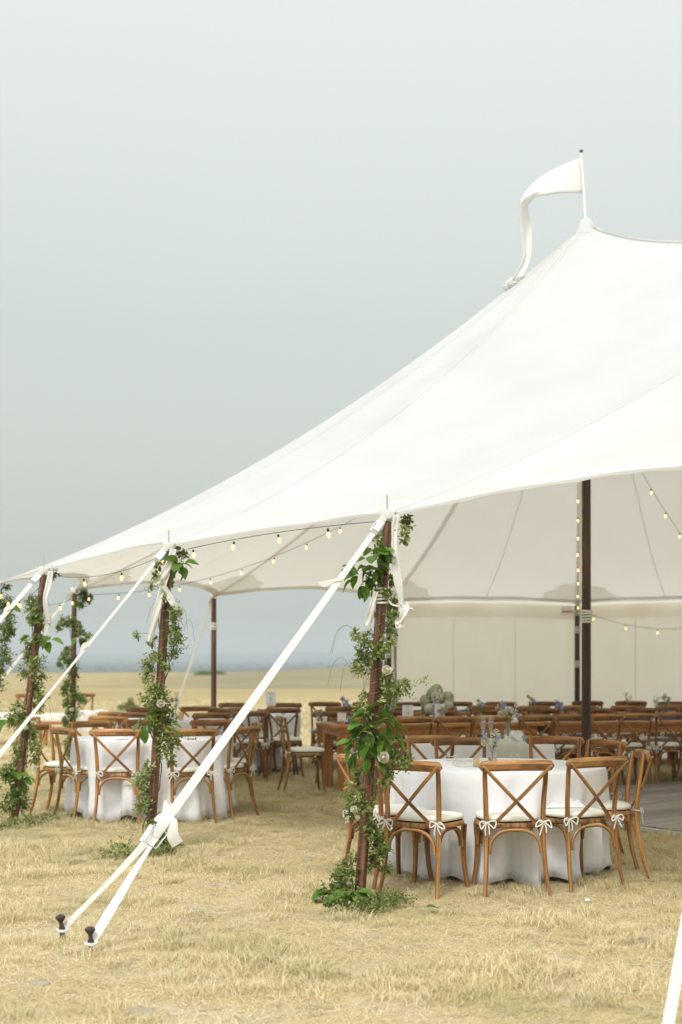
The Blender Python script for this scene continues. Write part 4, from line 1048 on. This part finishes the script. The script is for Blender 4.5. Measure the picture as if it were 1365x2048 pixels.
lights((C0.x-.08, C0.y+.1, 5.4), e[8]+Vector((0, -.05, -.10)), .25, 14, 'near vertical string of bulbs falling to the dark pole by the back wall')
lights(e[8]+Vector((.05, -.42, -.16)), e[9]+Vector((-.1, -.4, -.1)), .30, 6, 'string of amber bulbs sagging along the back wall at right')
lights((PK1.x+.06, PK1.y, 4.75), e[9]+Vector((0, -.3, -.1)), .55, 13, 'string of bulbs running down into the tent at upper right')
lights(e[1]+Vector((.06, .12, -.03)), e[2]+Vector((.14, .14, -.02)), -.03, 5, 'bulbs under the near tent edge between the first two poles')
lights(e[2]+Vector((.0, .1, -.04)), e[3]+Vector((0, .1, -.04)), .10, 4, 'short bulb string between the second and third ivy poles')
lights(e[3]+Vector((0, .1, -.08)), e[4]+Vector((0, .0, -.06)), .16, 5, 'short bulb string between the third and fourth ivy poles')
lights(e[4]+Vector((0, .0, -.05)), e[5]+Vector((0, 0, -.10)), .14, 6, 'bulb string sagging beside the far left garland pole')
# ------------------------------------------------------------------ things on the tables
TZ = .762
def stem_bunch(G, off, n, h, spread, kinds, rr, size=.02):
    mb = MB(); O, D, Nn, Ln, Wd, T = [], [], [], [], [], []
    heads = []
    for _ in range(n):
        a = rr.uniform(0, 6.28); q = spread*rr.random()**.6; tp = Vector((q*math.cos(a), q*math.sin(a), h*rr.uniform(.65, 1.)))
        mb.sweep(curve_pts([off, off+Vector((tp.x*.2, tp.y*.2, tp.z*.5)), off+tp], 6), .0013, n=3); heads.append(off+tp)
        for k in range(5):
            O.append(off+tp*rr.uniform(.45, 1.)); D.append((rr.uniform(-1, 1), rr.uniform(-1, 1), .6)); Nn.append((0, 0, 1)); l_ = size*rr.uniform(.7, 1.3); Ln.append(l_); Wd.append(l_*.4); T.append(rr.uniform(.2, .9))
    obj('stem', mb, 'leaf', G)
    fl = link('foliage', leaves_mesh('foliage', O, D, Nn, Ln, Wd, T, 'leaf'), G); fl['kind'] = 'stuff'
    for hd in heads:
        k = rr.choice(kinds)
        bm2 = MB()
        if k == 'tiny' or k == 'blue':
            for _ in range(9):
                c = hd+Vector([rr.gauss(0, .012) for _ in range(3)]); r_ = .0055 if k == 'tiny' else .010
                bm2.lathe([(r_*.3, -r_), (r_, -r_*.2), (r_*.9, r_*.5), (r_*.2, r_)], c, 6)
            obj('blossom', bm2, 'petal' if k == 'tiny' else 'bluepetal', G)
        elif k == 'rose': rose(G, hd, .028, (rr.uniform(-.5, .5), -1, .8))
def vase(p, h, r, label, n, fh, spread, kinds, seed, size=.02):
    G = thing('flower_vase', label, 'vase', p, 0, 'bud vases of flowers on the tables'); rr = random.Random(seed)
    mb = MB(); mb.lathe([(r*.85, 0), (r, .006), (r*1.02, h*.55), (r*.5, h*.75), (r*.55, h), (r*.5, h), (r*.45, h*.75), (r*.94, h*.55), (r*.9, .01)], n=16); obj('glass_vase', mb, 'glass', G)
    stem_bunch(G, Vector((0, 0, .02)), n, fh, spread, kinds, rr, size); return G
# near table: rose vase, gold votive
v = vase((1.145, 10.75, TZ), .09, .035, 'small glass vase with one white rose and fine stems on the near table', 9, .20, .07, ['tiny', 'tiny', 'blue'], 1, .025)
rose(v, Vector((-.06, -.02, .15)), .040, (-.5, -1, .7))
def votive(p, r, h, m_, label, cat='candle holder'):
    G = thing('votive', label, cat, p, 0); mb = MB(); mb.lathe([(r*.9, 0), (r, .004), (r, h), (r*.88, h), (r*.86, .012)], n=18); obj('cup', mb, m_, G)
    mb = MB(); mb.lathe([(r*.84, .013), (r*.84, h*.55), (r*.05, h*.56)], n=14); obj('candle', mb, 'ceramic', G); return G
p = at(953, 1526, 10.25); votive((p.x, p.y, TZ), .023, .062, 'candle', 'gold ribbed votive cup on the near table behind the middle chair rail')
# scattered menus / cutlery / sprigs on near table
for k, (px, py, lb) in enumerate(((920, 1522, 'grey knife lying on the near tablecloth left of the gold votive'), (938, 1534, 'second dark knife lying nearest the gold votive'), (1020, 1537, 'thin dark knife half hidden behind the middle chair rail'))):
    Yk = F*(EYE-TZ)/(py-HY); mb = MB(); mb.sweep([(-.10, 0, .004), (-.02, 0, .004), (.03, 0, .005), (.10, .004, .004)], [.005, .004, .008, .004], .002, n=6); tag(obj('table_knife', mb, 'steel', None, loc=((px-HX)/F*Yk, Yk, TZ), rot=(0, 0, .1-.15*k)), lb, 'cutlery', 'knives on the near table')
rr = random.Random(5)
for k, (px, py, lb) in enumerate(((900, 1516, 'tiny dried white sprig on the near cloth, farthest left'), (912, 1530, 'tiny dried white sprig on the near cloth left of the votive'), (1030, 1514, 'cream petals scattered right of the rose vase'))):
    Yk = F*(EYE-TZ)/(py-HY); mb = MB()
    for _ in range(12):
        c = Vector((rr.gauss(0, .03), rr.gauss(0, .03), .008+.012*rr.random())); mb.lathe([(.002, -.004), (.007, 0), (.006, .003), (.001, .005)], c, 6)
    mb.sweep([(-.05, 0, .005), (0, .02, .012), (.05, .01, .005)], .001, n=3)
    tag(obj('dried_sprig', mb, 'petal', None, loc=((px-HX)/F*Yk, Yk, TZ)), lb, 'sprig', 'sprigs on the near table')
# small draped table: two flutes, tall vase, heart, teal votive
def flute(x, y, label):
    G = thing('champagne_flute', label, 'glass', (x, y, TZ+.003), 0, 'champagne flutes on the small table')
    mb = MB(); mb.lathe([(.001, .004), (.030, .002), (.032, .0), (.030, .005), (.004, .010), (.0035, .085), (.010, .098), (.021, .13), (.0255, .17), (.0215, .245), (.0205, .245), (.0242, .17), (.0195, .131), (.009, .103)], n=18, cap=False); obj('glass_bowl', mb, 'glass', G)
    mb = MB(); mb.lathe([(.0026, .012), (.0026, .085), (.009, .100)], n=8); obj('stem', mb, 'ceramic', G); return G
flute(1.315, 13.15, 'left one of the two champagne flutes on the small draped table')
flute(1.385, 13.15, 'right one of the two champagne flutes on the small draped table')
v = vase((1.55, 13.2, TZ+.008), .17, .034, 'tall glass vase with blue and white flowers beside the champagne flutes', 12, .34, .10, ['blue', 'blue', 'tiny', 'tiny', 'tiny'], 4, .03)
rose(v, Vector((-.06, -.02, .26)), .045, (-.3, -1, .8))
mb = MB(); hp = []
for k in range(36):
    a = 2*PI*k/36; hp.append((.0036*16*math.sin(a)**3, .0036*(13*math.cos(a)-5*math.cos(2*a)-2*math.cos(3*a)-math.cos(4*a))+.06))
n_ = len(hp); vs = []
for yy, sc_ in ((-.02, .75), (-.03, .9), (-.022, 1), (.022, 1), (.03, .9), (.02, .75)): vs += [(x*sc_, yy, .06+(z-.06)*sc_) for x, z in hp]
fs = [(i*n_+k, i*n_+(k+1) % n_, (i+1)*n_+(k+1) % n_, (i+1)*n_+k) for i in range(5) for k in range(n_)]+[tuple(range(n_))[::-1], tuple(5*n_+k for k in range(n_))]
mb.add(vs, fs); tag(obj('heart_ornament', mb, 'ceramic', None, loc=(1.62, 13.12, TZ+.008), rot=(0, 0, .3)), 'white ceramic heart leaning by the tall vase on the small table', 'ornament')
votive((1.70, 13.05, TZ+.008), .030, .06, 'teal', 'teal glass votive at the right end of the small draped table')
# farm table decorations
def onF(o0, d, n, px, w): 
    b_ = o0+n*w; return b_+d*solve(px, b_, d)
def card(p, w, h, z, label, lines=3, num=True):
    G = thing('table_card', label, 'card', (p.x, p.y, z), random.uniform(-.1, .1), 'white table cards on the tables')
    mb = MB(); mb.box((0, 0, h/2+.03), (w, .004, h)); pc = obj('paper_card', mb, 'paper', G, False)
    mb = MB(); mb.box((0, .0, .008), (w*.7, .05, .016)); mb.box((0, 0, .023), (w*.5, .012, .02)); obj('stand', mb, 'farmwood', G, False)
    mb = MB()
    mb.box((0, -.0035, h*.88+.03), (w*.55, .001, h*.02)); mb.box((0, -.0035, h*.80+.03), (w*.4, .001, h*.014))
    if num:
        mb.sweep([(-w*.10, -.004, h*.30+.03), (-w*.02, -.004, h*.55+.03), (w*.0, -.004, h*.62+.03)], .004, .001, up=(0, -1, 0), n=4)
        mb.sweep([(w*.05, -.004, h*.28+.03), (w*.12, -.004, h*.52+.03), (w*.16, -.004, h*.62+.03)], .004, .001, up=(0, -1, 0), n=4)
    for k in range(lines): mb.box((0, -.0035, h*(.20-.06*k)+.03), (w*.5, .001, h*.012))
    obj('lettering', mb, 'ink', pc, False)
TF = .772
p = onF(F0, dT, nT, 684, .25); card(p, .10, .10, TF, 'small white card at the left end of the front farm table', 3, False)
p = onF(F0, dT, nT, 816, .45); card(p, .13, .16, TF+.015, 'upright white table card left of the hydrangea bouquet')
p = onF(F0, dT, nT, 880, .45); card(p, .12, .17, TF+.015, 'upright white table card in front of the hydrangea bouquet')
card(Vector((-.97, 19.6, 0)), .14, .20, .765+.08, 'table number card standing behind the white strap on the second far table')
def hydrangea(p, label, heads, vz=.16):
    G = thing('hydrangea_bouquet', label, 'bouquet', p); rr = random.Random(2)
    mb = MB(); mb.lathe([(.05, 0), (.055, .01), (.06, vz*.6), (.05, vz), (.046, vz), (.055, vz*.6)], n=16); obj('vase', mb, 'glass', G)
    O, D, Nn, Ln, Wd, T = [], [], [], [], [], []
    for _ in range(160):
        a = rr.uniform(0, 6.28); q = Vector((math.cos(a), math.sin(a)*.6, rr.uniform(-.5, .8))); O.append(Vector((0, 0, vz+.05))+q*.08); D.append(q); Nn.append((0, 0, 1)); l_ = rr.uniform(.05, .09); Ln.append(l_); Wd.append(l_*.5); T.append(rr.uniform(0, .4))
    fl = link('foliage', leaves_mesh('foliage', O, D, Nn, Ln, Wd, T, 'leaf'), G); fl['kind'] = 'stuff'
    for hx, hy, hz, hr, m_ in heads:
        O, D, Nn, Ln, Wd, T = [], [], [], [], [], []
        for _ in range(420):
            v = Vector([rr.gauss(0, 1) for _ in range(3)]).normalized(); c = Vector((hx, hy, hz))+v*hr*rr.uniform(.8, 1.02)
            O.append(c); d = v.cross(Vector([rr.gauss(0, 1) for _ in range(3)])).normalized(); D.append(d+v*.3); Nn.append(v); Ln.append(.026); Wd.append(.022); T.append(rr.random())
        link('flower_head', leaves_mesh('flower_head', O, D, Nn, Ln, Wd, T, m_), G)
    return G
ph = onF(F0, dT, nT, 874, .62); s_ = F/ph.y
hydrangea((ph.x, ph.y, TF+.01), 'large green, white and pale blue hydrangea bouquet on the farm table', [(-.13, 0, .24, .075, 'hydr'), (0, -.05, .29, .085, 'hydw'), (.0, .05, .36, .075, 'hydr'), (.13, 0, .27, .08, 'hydr'), (.13, -.04, .20, .06, 'hydw'), (-.09, -.06, .15, .06, 'hydw'), (-.06, .0, .33, .06, 'hydr')], .16)
mats_ = [['rose', 'tiny'], ['blue', 'tiny'], ['rose', 'blue', 'tiny']]
k = 0
for px, w, fh, lb, kd in ((637, .45, .10, 'low glass bowl of white roses at the left end of the farm table', ['rose', 'rose', 'tiny']), (691, .55, .22, 'bud vase with a tall blue stem near the left farm table end', ['blue', 'blue', 'tiny']),
                          (783, .5, .16, 'bud vase just right of the nearest ivy pole on the farm table', ['blue', 'tiny']), (884, .30, .12, 'white rose in a low vase below the hydrangea bouquet', ['rose', 'rose']), (962, .5, .20, 'bud vase with blue stems right of the hydrangea bouquet', ['blue', 'rose', 'tiny']),
                          (1064, .55, .25, 'bud vase with pale bloom left of the dark wall pole', ['rose', 'tiny', 'blue']), (1122, .5, .17, 'bud vase with blue bloom between the dark poles', ['blue', 'blue']), (1256, .5, .27, 'tall eucalyptus bud vase right of the centre pole', ['rose', 'tiny']),
                          (1313, .45, .24, 'bud vase with single grey stem near the right edge', ['tiny']), (1334, .5, .24, 'bud vase with pale rose nearest the right edge', ['rose', 'blue'])):
    p = onF(F0, dT, nT, px, w); vase((p.x, p.y, TF+.012), .09, .03, lb, 7, fh+.03, .055, kd, 20+k, .028); k += 1
rr = random.Random(9)
for k, px in enumerate((650, 702, 800, 846, 930, 1000, 1040, 1092, 1150, 1225, 1290, 1350)):
    p = onF(F0, dT, nT, px, .35+.25*rr.random()); votive((p.x, p.y, TF+.014), .028, .065, 'teal' if k % 2 else 'ceramic', '%s small votive from the left on the blue runner of the farm table' % ordw[k])['group'] = 'votives on the blue runner'
# napkins folded at place settings
for k, px in enumerate((760, 860, 945, 1030, 1105, 1180, 1240, 1310)):
    p = onF(F0, dT, nT, px, .16); mb = MB()
    mb.lathe([(.05, 0), (.045, .02), (.028, .06), (.006, .10)], n=7); tag(obj('napkin', mb, 'linen', None, loc=(p.x, p.y, TF), rot=(.1, .1, k)), '%s folded white napkin from the left on the front farm table edge' % ordw[k], 'napkin', 'napkins on the farm table')
# far left tables: candle and flowers
p = at(362, 1440, 17.75); votive((p.x, p.y, TZ), .032, .10, 'candle', 'yellow candle on the far left draped table beside the second ivy pole')
vase(((352-HX)/F*17.8, 17.8, TZ), .10, .03, 'vase of white roses and a tall blue stem on the far left table', 8, .32, .07, ['blue', 'rose', 'tiny'], 77, .03)
p = at(567, 1425, 19.5); votive((p.x, p.y, TZ), .035, .05, 'candle', 'small yellow candle on the far table right of the bare pole')
rr = random.Random(4)
for k, (x, lb) in enumerate(((-2.1, 'folded white menu on the left round table, left'), (-1.75, 'folded white menu on the left round table, middle'), (-1.45, 'folded white menu on the left round table, right'))):
    mb = MB(); mb.box((0, 0, .01), (.12, .09, .006)); mb.box((0, .02, .022), (.07, .05, .012)); tag(obj('menu', mb, 'paper', None, False, loc=(x, 13.62, TZ), rot=(0, 0, .2*k)), lb, 'menu', 'menus on the left table')
# lounge benches with throw
def bench(x, y, w, label, throw):
    G = thing('lounge_bench', label, 'bench', (x, y, hgt(x, y)), .1)
    for sx in (-1, 1):
        for sy in (-1, 1):
            mb = MB(); mb.sweep([(sx*w*.46, sy*.24, 0), (sx*w*.44, sy*.22, .40)], [.022, .03], n=8); obj('leg', mb, 'farmwood', G)
    mb = MB(); mb.box((0, 0, .41), (w, .55, .05)); obj('seat_frame', mb, 'farmwood', G, False)
    mb = stack([([(a*w*.5*k_, b_*.27*k_) for a, b_ in ((-1, -1), (0, -1), (1, -1), (1, 0), (1, 1), (0, 1), (-1, 1), (-1, 0))], z) for k_, z in ((.98, .436), (1.01, .46), (1.01, .53), (.95, .555))]); obj('seat_cushion', mb, 'cushion', G)
bench(-4.68, 24.6, .95, 'low bench with white cushion behind the far garland pole', True)
bench(-6.15, 25.0, 1.2, 'low white cushioned bench at the left edge behind the third pole', False)
mb = MB(); P_ = []
for a in range(40):
    for b_ in range(30):
        u, v = a/39-.5, b_/29-.5
        x = u*.72; z = .60+.04*noise.noise(Vector((u*6, v*6, 1)))
        s_ = v*1.3
        if abs(s_) > .3: z -= (abs(s_)-.3)*.95; yy = math.copysign(.31+.05*math.sin(u*15), s_)
        else: yy = s_
        if abs(u) > .40: z -= (abs(u)-.40)*1.2
        w_ = .022*noise.noise(Vector((u*40, v*40, 3))); P_.append((x+w_, yy+w_, z+w_))
mb.grid(P_, 40, 30); tag(obj('fur_throw', mb, 'fur', None, loc=(-4.36, 24.62, hgt(-4.4, 24.6))), 'shaggy white fur throw draped over the bench by the far garland pole', 'throw')
# ------------------------------------------------------------------ stones, petals, low shrubs, distance
def rock(x, y, r, label, seed, m_='stone', fl=.35):
    rn = random.Random(seed); mb = MB(); P_ = []; nA, nB = 14, 7
    for b_ in range(nB):
        ph_ = PI*b_/(nB-1)
        for a in range(nA):
            th = 2*PI*a/nA; k_ = 1+.35*noise.noise(Vector((math.cos(th)*1.5+seed, math.sin(th)*1.5, math.cos(ph_)*1.5)))
            P_.append((r*k_*math.sin(ph_)*math.cos(th), r*.7*k_*math.sin(ph_)*math.sin(th), r*fl*k_*math.cos(ph_)))
    mb.add(P_, [(b_*nA+a, b_*nA+(a+1) % nA, (b_+1)*nA+(a+1) % nA, (b_+1)*nA+a) for b_ in range(nB-1) for a in range(nA)])
    tag(obj('stone', mb, m_, None, loc=(x, y, hgt(x, y)-r*.02)), label, 'stone', 'pale stones in the grass')
for k, (px, py, r, lb) in enumerate(((280, 2024, .075, 'pale flat stone in the grass at the bottom left'), (612, 1722, .06, 'small pale stone left of the nearest pole foot'), (80, 1970, .06, 'pale stone low at the left edge'), (745, 1875, .05, 'small white stone in front of the nearest garland'), (1290, 1885, .07, 'grey stone in the grass at right'), (395, 1822, .06, 'dark flat stone right of the two straps'))):
    Yk = EYE*F/(py-HY); rock((px-HX)/F*Yk, Yk, r, lb, k+1)
mb = MB(); mb.grid([(-.03, -.01, .02), (-.03, .02, .045), (0, -.015, .03), (0, .02, .05), (.04, -.01, .018), (.04, .012, .022)], 3, 2)
tag(solid(obj('paper_scrap', mb, 'paper', None, loc=(1.56, 8.98, .0), scale=.6), .001), 'small white scrap lying in the grass below the right front chair', 'paper scrap')
mb = MB(); Yk = EYE*F/(1826-HY)
o = link('fallen_leaf', BL[0], None, ((855-HX)/F*Yk, Yk, .035), (.2, .1, -1.3), .07); tag(o, 'single fallen green leaf in the grass right of the nearest garland', 'leaf')
def shrub(x, y, r, h, label, seed, n=900):
    rs = np.random.RandomState(seed); O, D, Nn, Ln, Wd, T = [], [], [], [], [], []
    for _ in range(n):
        v = rs.normal(size=3); v /= np.linalg.norm(v); v[2] = abs(v[2]); q = rs.uniform(.5, 1.05)
        O.append((v[0]*r*q, v[1]*r*q, v[2]*h*q*(1+.3*math.sin(v[0]*5+seed)))); D.append(v+rs.normal(size=3)*.5); Nn.append(rs.normal(size=3)); l_ = r*rs.uniform(.10, .2); Ln.append(l_); Wd.append(l_*.6); T.append(rs.uniform(0, .6))
    G = thing('low_shrub', label, 'shrub', (x, y, hgt(x, y)), 0, 'low shrubs in the field'); f_ = link('foliage', leaves_mesh('foliage', O, D, Nn, Ln, Wd, T, 'leaf'), G); f_['kind'] = 'stuff'
    mb = MB()
    for k in range(5): mb.sweep([(0, 0, -.02), (.4*r*math.cos(k*1.3), .4*r*math.sin(k*1.3), h*.6)], .012, n=5)
    obj('branch', mb, 'polewood', G)
shrub(-5.95, 40, .34, .30, 'dark green low shrub in the field above the left table chairs', 1)
shrub(-5.45, 41.5, .22, .30, 'smaller green shrub just right of the dark one', 2, 500)
shrub(-9.5, 108, .9, .9, 'low dark scrub on the field crest left of the bare pole', 3)
shrub(-17.5, 190, 2.0, .35, 'flat dark scrub far out on the hill', 4)
# distant woodland: belts of low crowns on the plain
rs = np.random.RandomState(12); V, Fc, T = [], [], []
ico = [(0, 0, 1)]+[(math.cos(a), math.sin(a), .35) for a in np.linspace(0, 2*PI, 7)[:-1]]+[(math.cos(a+.5)*.8, math.sin(a+.5)*.8, -.6) for a in np.linspace(0, 2*PI, 7)[:-1]]
icf = [(0, 1+k, 1+(k+1) % 6) for k in range(6)]+[(1+k, 7+k, 1+(k+1) % 6) for k in range(6)]+[(1+(k+1) % 6, 7+k, 7+(k+1) % 6) for k in range(6)]
cnt = 0
while cnt < 7000:
    y = rs.uniform(1150, 3000); x = rs.uniform(-.45, .45)*y
    dn = noise.noise(Vector((x*.0022, y*.006, 3)))+.35*noise.noise(Vector((x*.012, y*.012, 8)))
    if dn < .02: continue
    r = rs.uniform(3, 6.5); h = r*rs.uniform(.4, .8); o_ = len(V); z = hgt(x, y)
    for a in ico: V.append((x+a[0]*r*rs.uniform(.75, 1.25), y+a[1]*r, z+h*.6+a[2]*h*rs.uniform(.8, 1.2)))
    Fc += [tuple(o_+k for k in f) for f in icf]; cnt += 1
me = bpy.data.meshes.new('distant_woodland'); me.from_pydata(V, [], Fc); me.materials.append(M['tree'])
a = me.attributes.new('tint', 'FLOAT', 'POINT'); a.data.foreach_set('value', rs.uniform(0, .6, len(V)))
o = link('distant_woodland', me); o['kind'] = 'stuff'; o['label'] = 'hazy blue belts of woodland far out on the plain'; o['category'] = 'woodland'
# ------------------------------------------------------------------ grass
def tuft(k, kind):
    rn = np.random.RandomState(k+100); V, Fc, T = [], [], []
    n = 40 if kind == 'up' else 46
    for _ in range(n):
        a = rn.uniform(0, 2*PI); r0 = rn.uniform(0, .07 if kind == 'up' else .11); b0 = np.array((r0*math.cos(a), r0*math.sin(a), -.004))
        a2 = rn.uniform(0, 2*PI)
        if kind == 'up': h = rn.uniform(.015, .065); ln = rn.uniform(.4, 2.2)*h
        else: h = rn.uniform(.003, .022); ln = rn.uniform(.05, .12)
        d = np.array((math.cos(a2), math.sin(a2), 0)); w = rn.uniform(.0009, .0019); sd_ = np.array((-d[1], d[0], 0))*w
        m_ = b0+d*ln*.35+np.array((0, 0, h*.65)); t_ = b0+d*ln+np.array((0, 0, h if kind == 'up' else h*rn.uniform(.1, 1.1)))
        o_ = len(V); V += [b0-sd_, b0+sd_, m_-sd_*.8, m_+sd_*.8, t_]; Fc += [(o_, o_+1, o_+3, o_+2), (o_+2, o_+3, o_+4)]
        T += [float(np.clip(rn.normal(.55, .27), 0, 1))]*5
    me = bpy.data.meshes.new('grass_tuft'); me.from_pydata([tuple(v) for v in V], [], Fc); me.materials.append(M['grass'])
    a_ = me.attributes.new('tint', 'FLOAT', 'POINT'); a_.data.foreach_set('value', T); return bpy.data.objects.new('grass_tuft', me)
tufts = bpy.data.collections.new('grass_tufts')
NTF = 8
for k in range(NTF): tufts.objects.link(tuft(k, 'up' if k < 5 else 'flat'))
rs = np.random.RandomState(5); pts, sc_, ix, rz = [], [], [], []
def scatter(y0, y1, dens, xf, smul):
    y = y0
    A = (y1-y0)*((y0+y1)*xf+3.0); n = int(A*dens)
    yy = rs.uniform(y0, y1, n*2); xx = rs.uniform(-1, 1, n*2)*(y1*xf+1.5); keep = np.abs(xx) < yy*xf+1.5
    for x, y in zip(xx[keep][:n], yy[keep][:n]):
        q = noise.noise(Vector((x*1.1, y*1.1, 0)))+.6*noise.noise(Vector((x*3.7, y*3.7, 7)))
        loc = Vector((x, y, 0))-cF; fx, fy = loc.dot(nF), -loc.dot(dF)
        if -.05 < fx < 6.4 and -6.05 < fy < .05: continue
        up = q > .02
        if not up and rs.rand() < .15: continue
        s_ = smul*(rs.uniform(.7, 1.1)+.55*max(0, q)) if up else smul*rs.uniform(.7, 1.2)
        if up and rs.rand() < .45: up = False
        pts.append((x, y, hgt(x, y))); sc_.append(s_); ix.append(rs.randint(0, 5) if up else rs.randint(5, 8)); rz.append(rs.uniform(0, 6.28))
scatter(5.0, 8.5, 230, .26, 1.0); scatter(8.5, 12.5, 190, .27, 1.05); scatter(12.5, 18, 90, .28, 1.25); scatter(18, 28, 34, .29, 1.8); scatter(28, 48, 9, .3, 2.8)
me = bpy.data.meshes.new('dry_grass'); me.from_pydata(pts, [], [])
for nm, ty, arr in (('scl', 'FLOAT', sc_), ('idx', 'INT', ix), ('rz', 'FLOAT', rz)):
    a = me.attributes.new(nm, ty, 'POINT'); a.data.foreach_set('value', arr)
go = link('dry_grass', me); go['kind'] = 'stuff'; go['label'] = 'short dry straw-coloured grass covering the ground'; go['category'] = 'grass'
ng = bpy.data.node_groups.new('grass_nodes', 'GeometryNodeTree')
ng.interface.new_socket('Geometry', in_out='INPUT', socket_type='NodeSocketGeometry'); ng.interface.new_socket('Geometry', in_out='OUTPUT', socket_type='NodeSocketGeometry')
n_ = ng.nodes.new; gi = n_('NodeGroupInput'); gout = n_('NodeGroupOutput')
iop = n_('GeometryNodeInstanceOnPoints'); ci = n_('GeometryNodeCollectionInfo'); ci.inputs['Collection'].default_value = tufts; ci.inputs['Separate Children'].default_value = True; ci.inputs['Reset Children'].default_value = True
m2p = n_('GeometryNodeMeshToPoints')
def attr(nm, dt):
    a = n_('GeometryNodeInputNamedAttribute'); a.data_type = dt; a.inputs['Name'].default_value = nm; return a.outputs['Attribute']
ln = ng.links.new; ln(gi.outputs[0], m2p.inputs['Mesh']); ln(m2p.outputs[0], iop.inputs['Points']); ln(ci.outputs[0], iop.inputs['Instance'])
iop.inputs['Pick Instance'].default_value = True; ln(attr('idx', 'INT'), iop.inputs['Instance Index'])
cx = n_('ShaderNodeCombineXYZ'); ln(attr('rz', 'FLOAT'), cx.inputs[2]); ln(cx.outputs[0], iop.inputs['Rotation']); ln(attr('scl', 'FLOAT'), iop.inputs['Scale'])
ln(iop.outputs[0], gout.inputs[0])
md = go.modifiers.new('grass', 'NODES'); md.node_group = ng
# ------------------------------------------------------------------ haze
mb = MB(); mb.box((0, 2540, 12.5), (5000, 5150, 75))
hz = obj('haze', mb, 'ground', None, False); hz.data.materials.clear()
hm = bpy.data.materials.new('smoke_haze'); hm.use_nodes = True; t = hm.node_tree; t.nodes.clear()
ho = t.nodes.new('ShaderNodeOutputMaterial'); pv = t.nodes.new('ShaderNodeVolumePrincipled'); pv.inputs['Color'].default_value = (.85, .93, .95, 1); pv.inputs['Density'].default_value = .0006; pv.inputs['Anisotropy'].default_value = .1
t.links.new(pv.outputs[0], ho.inputs['Volume']); hz.data.materials.append(hm); hz['kind'] = 'stuff'; hz['label'] = 'thin pale smoke haze over the whole plain'; hz['category'] = 'haze'
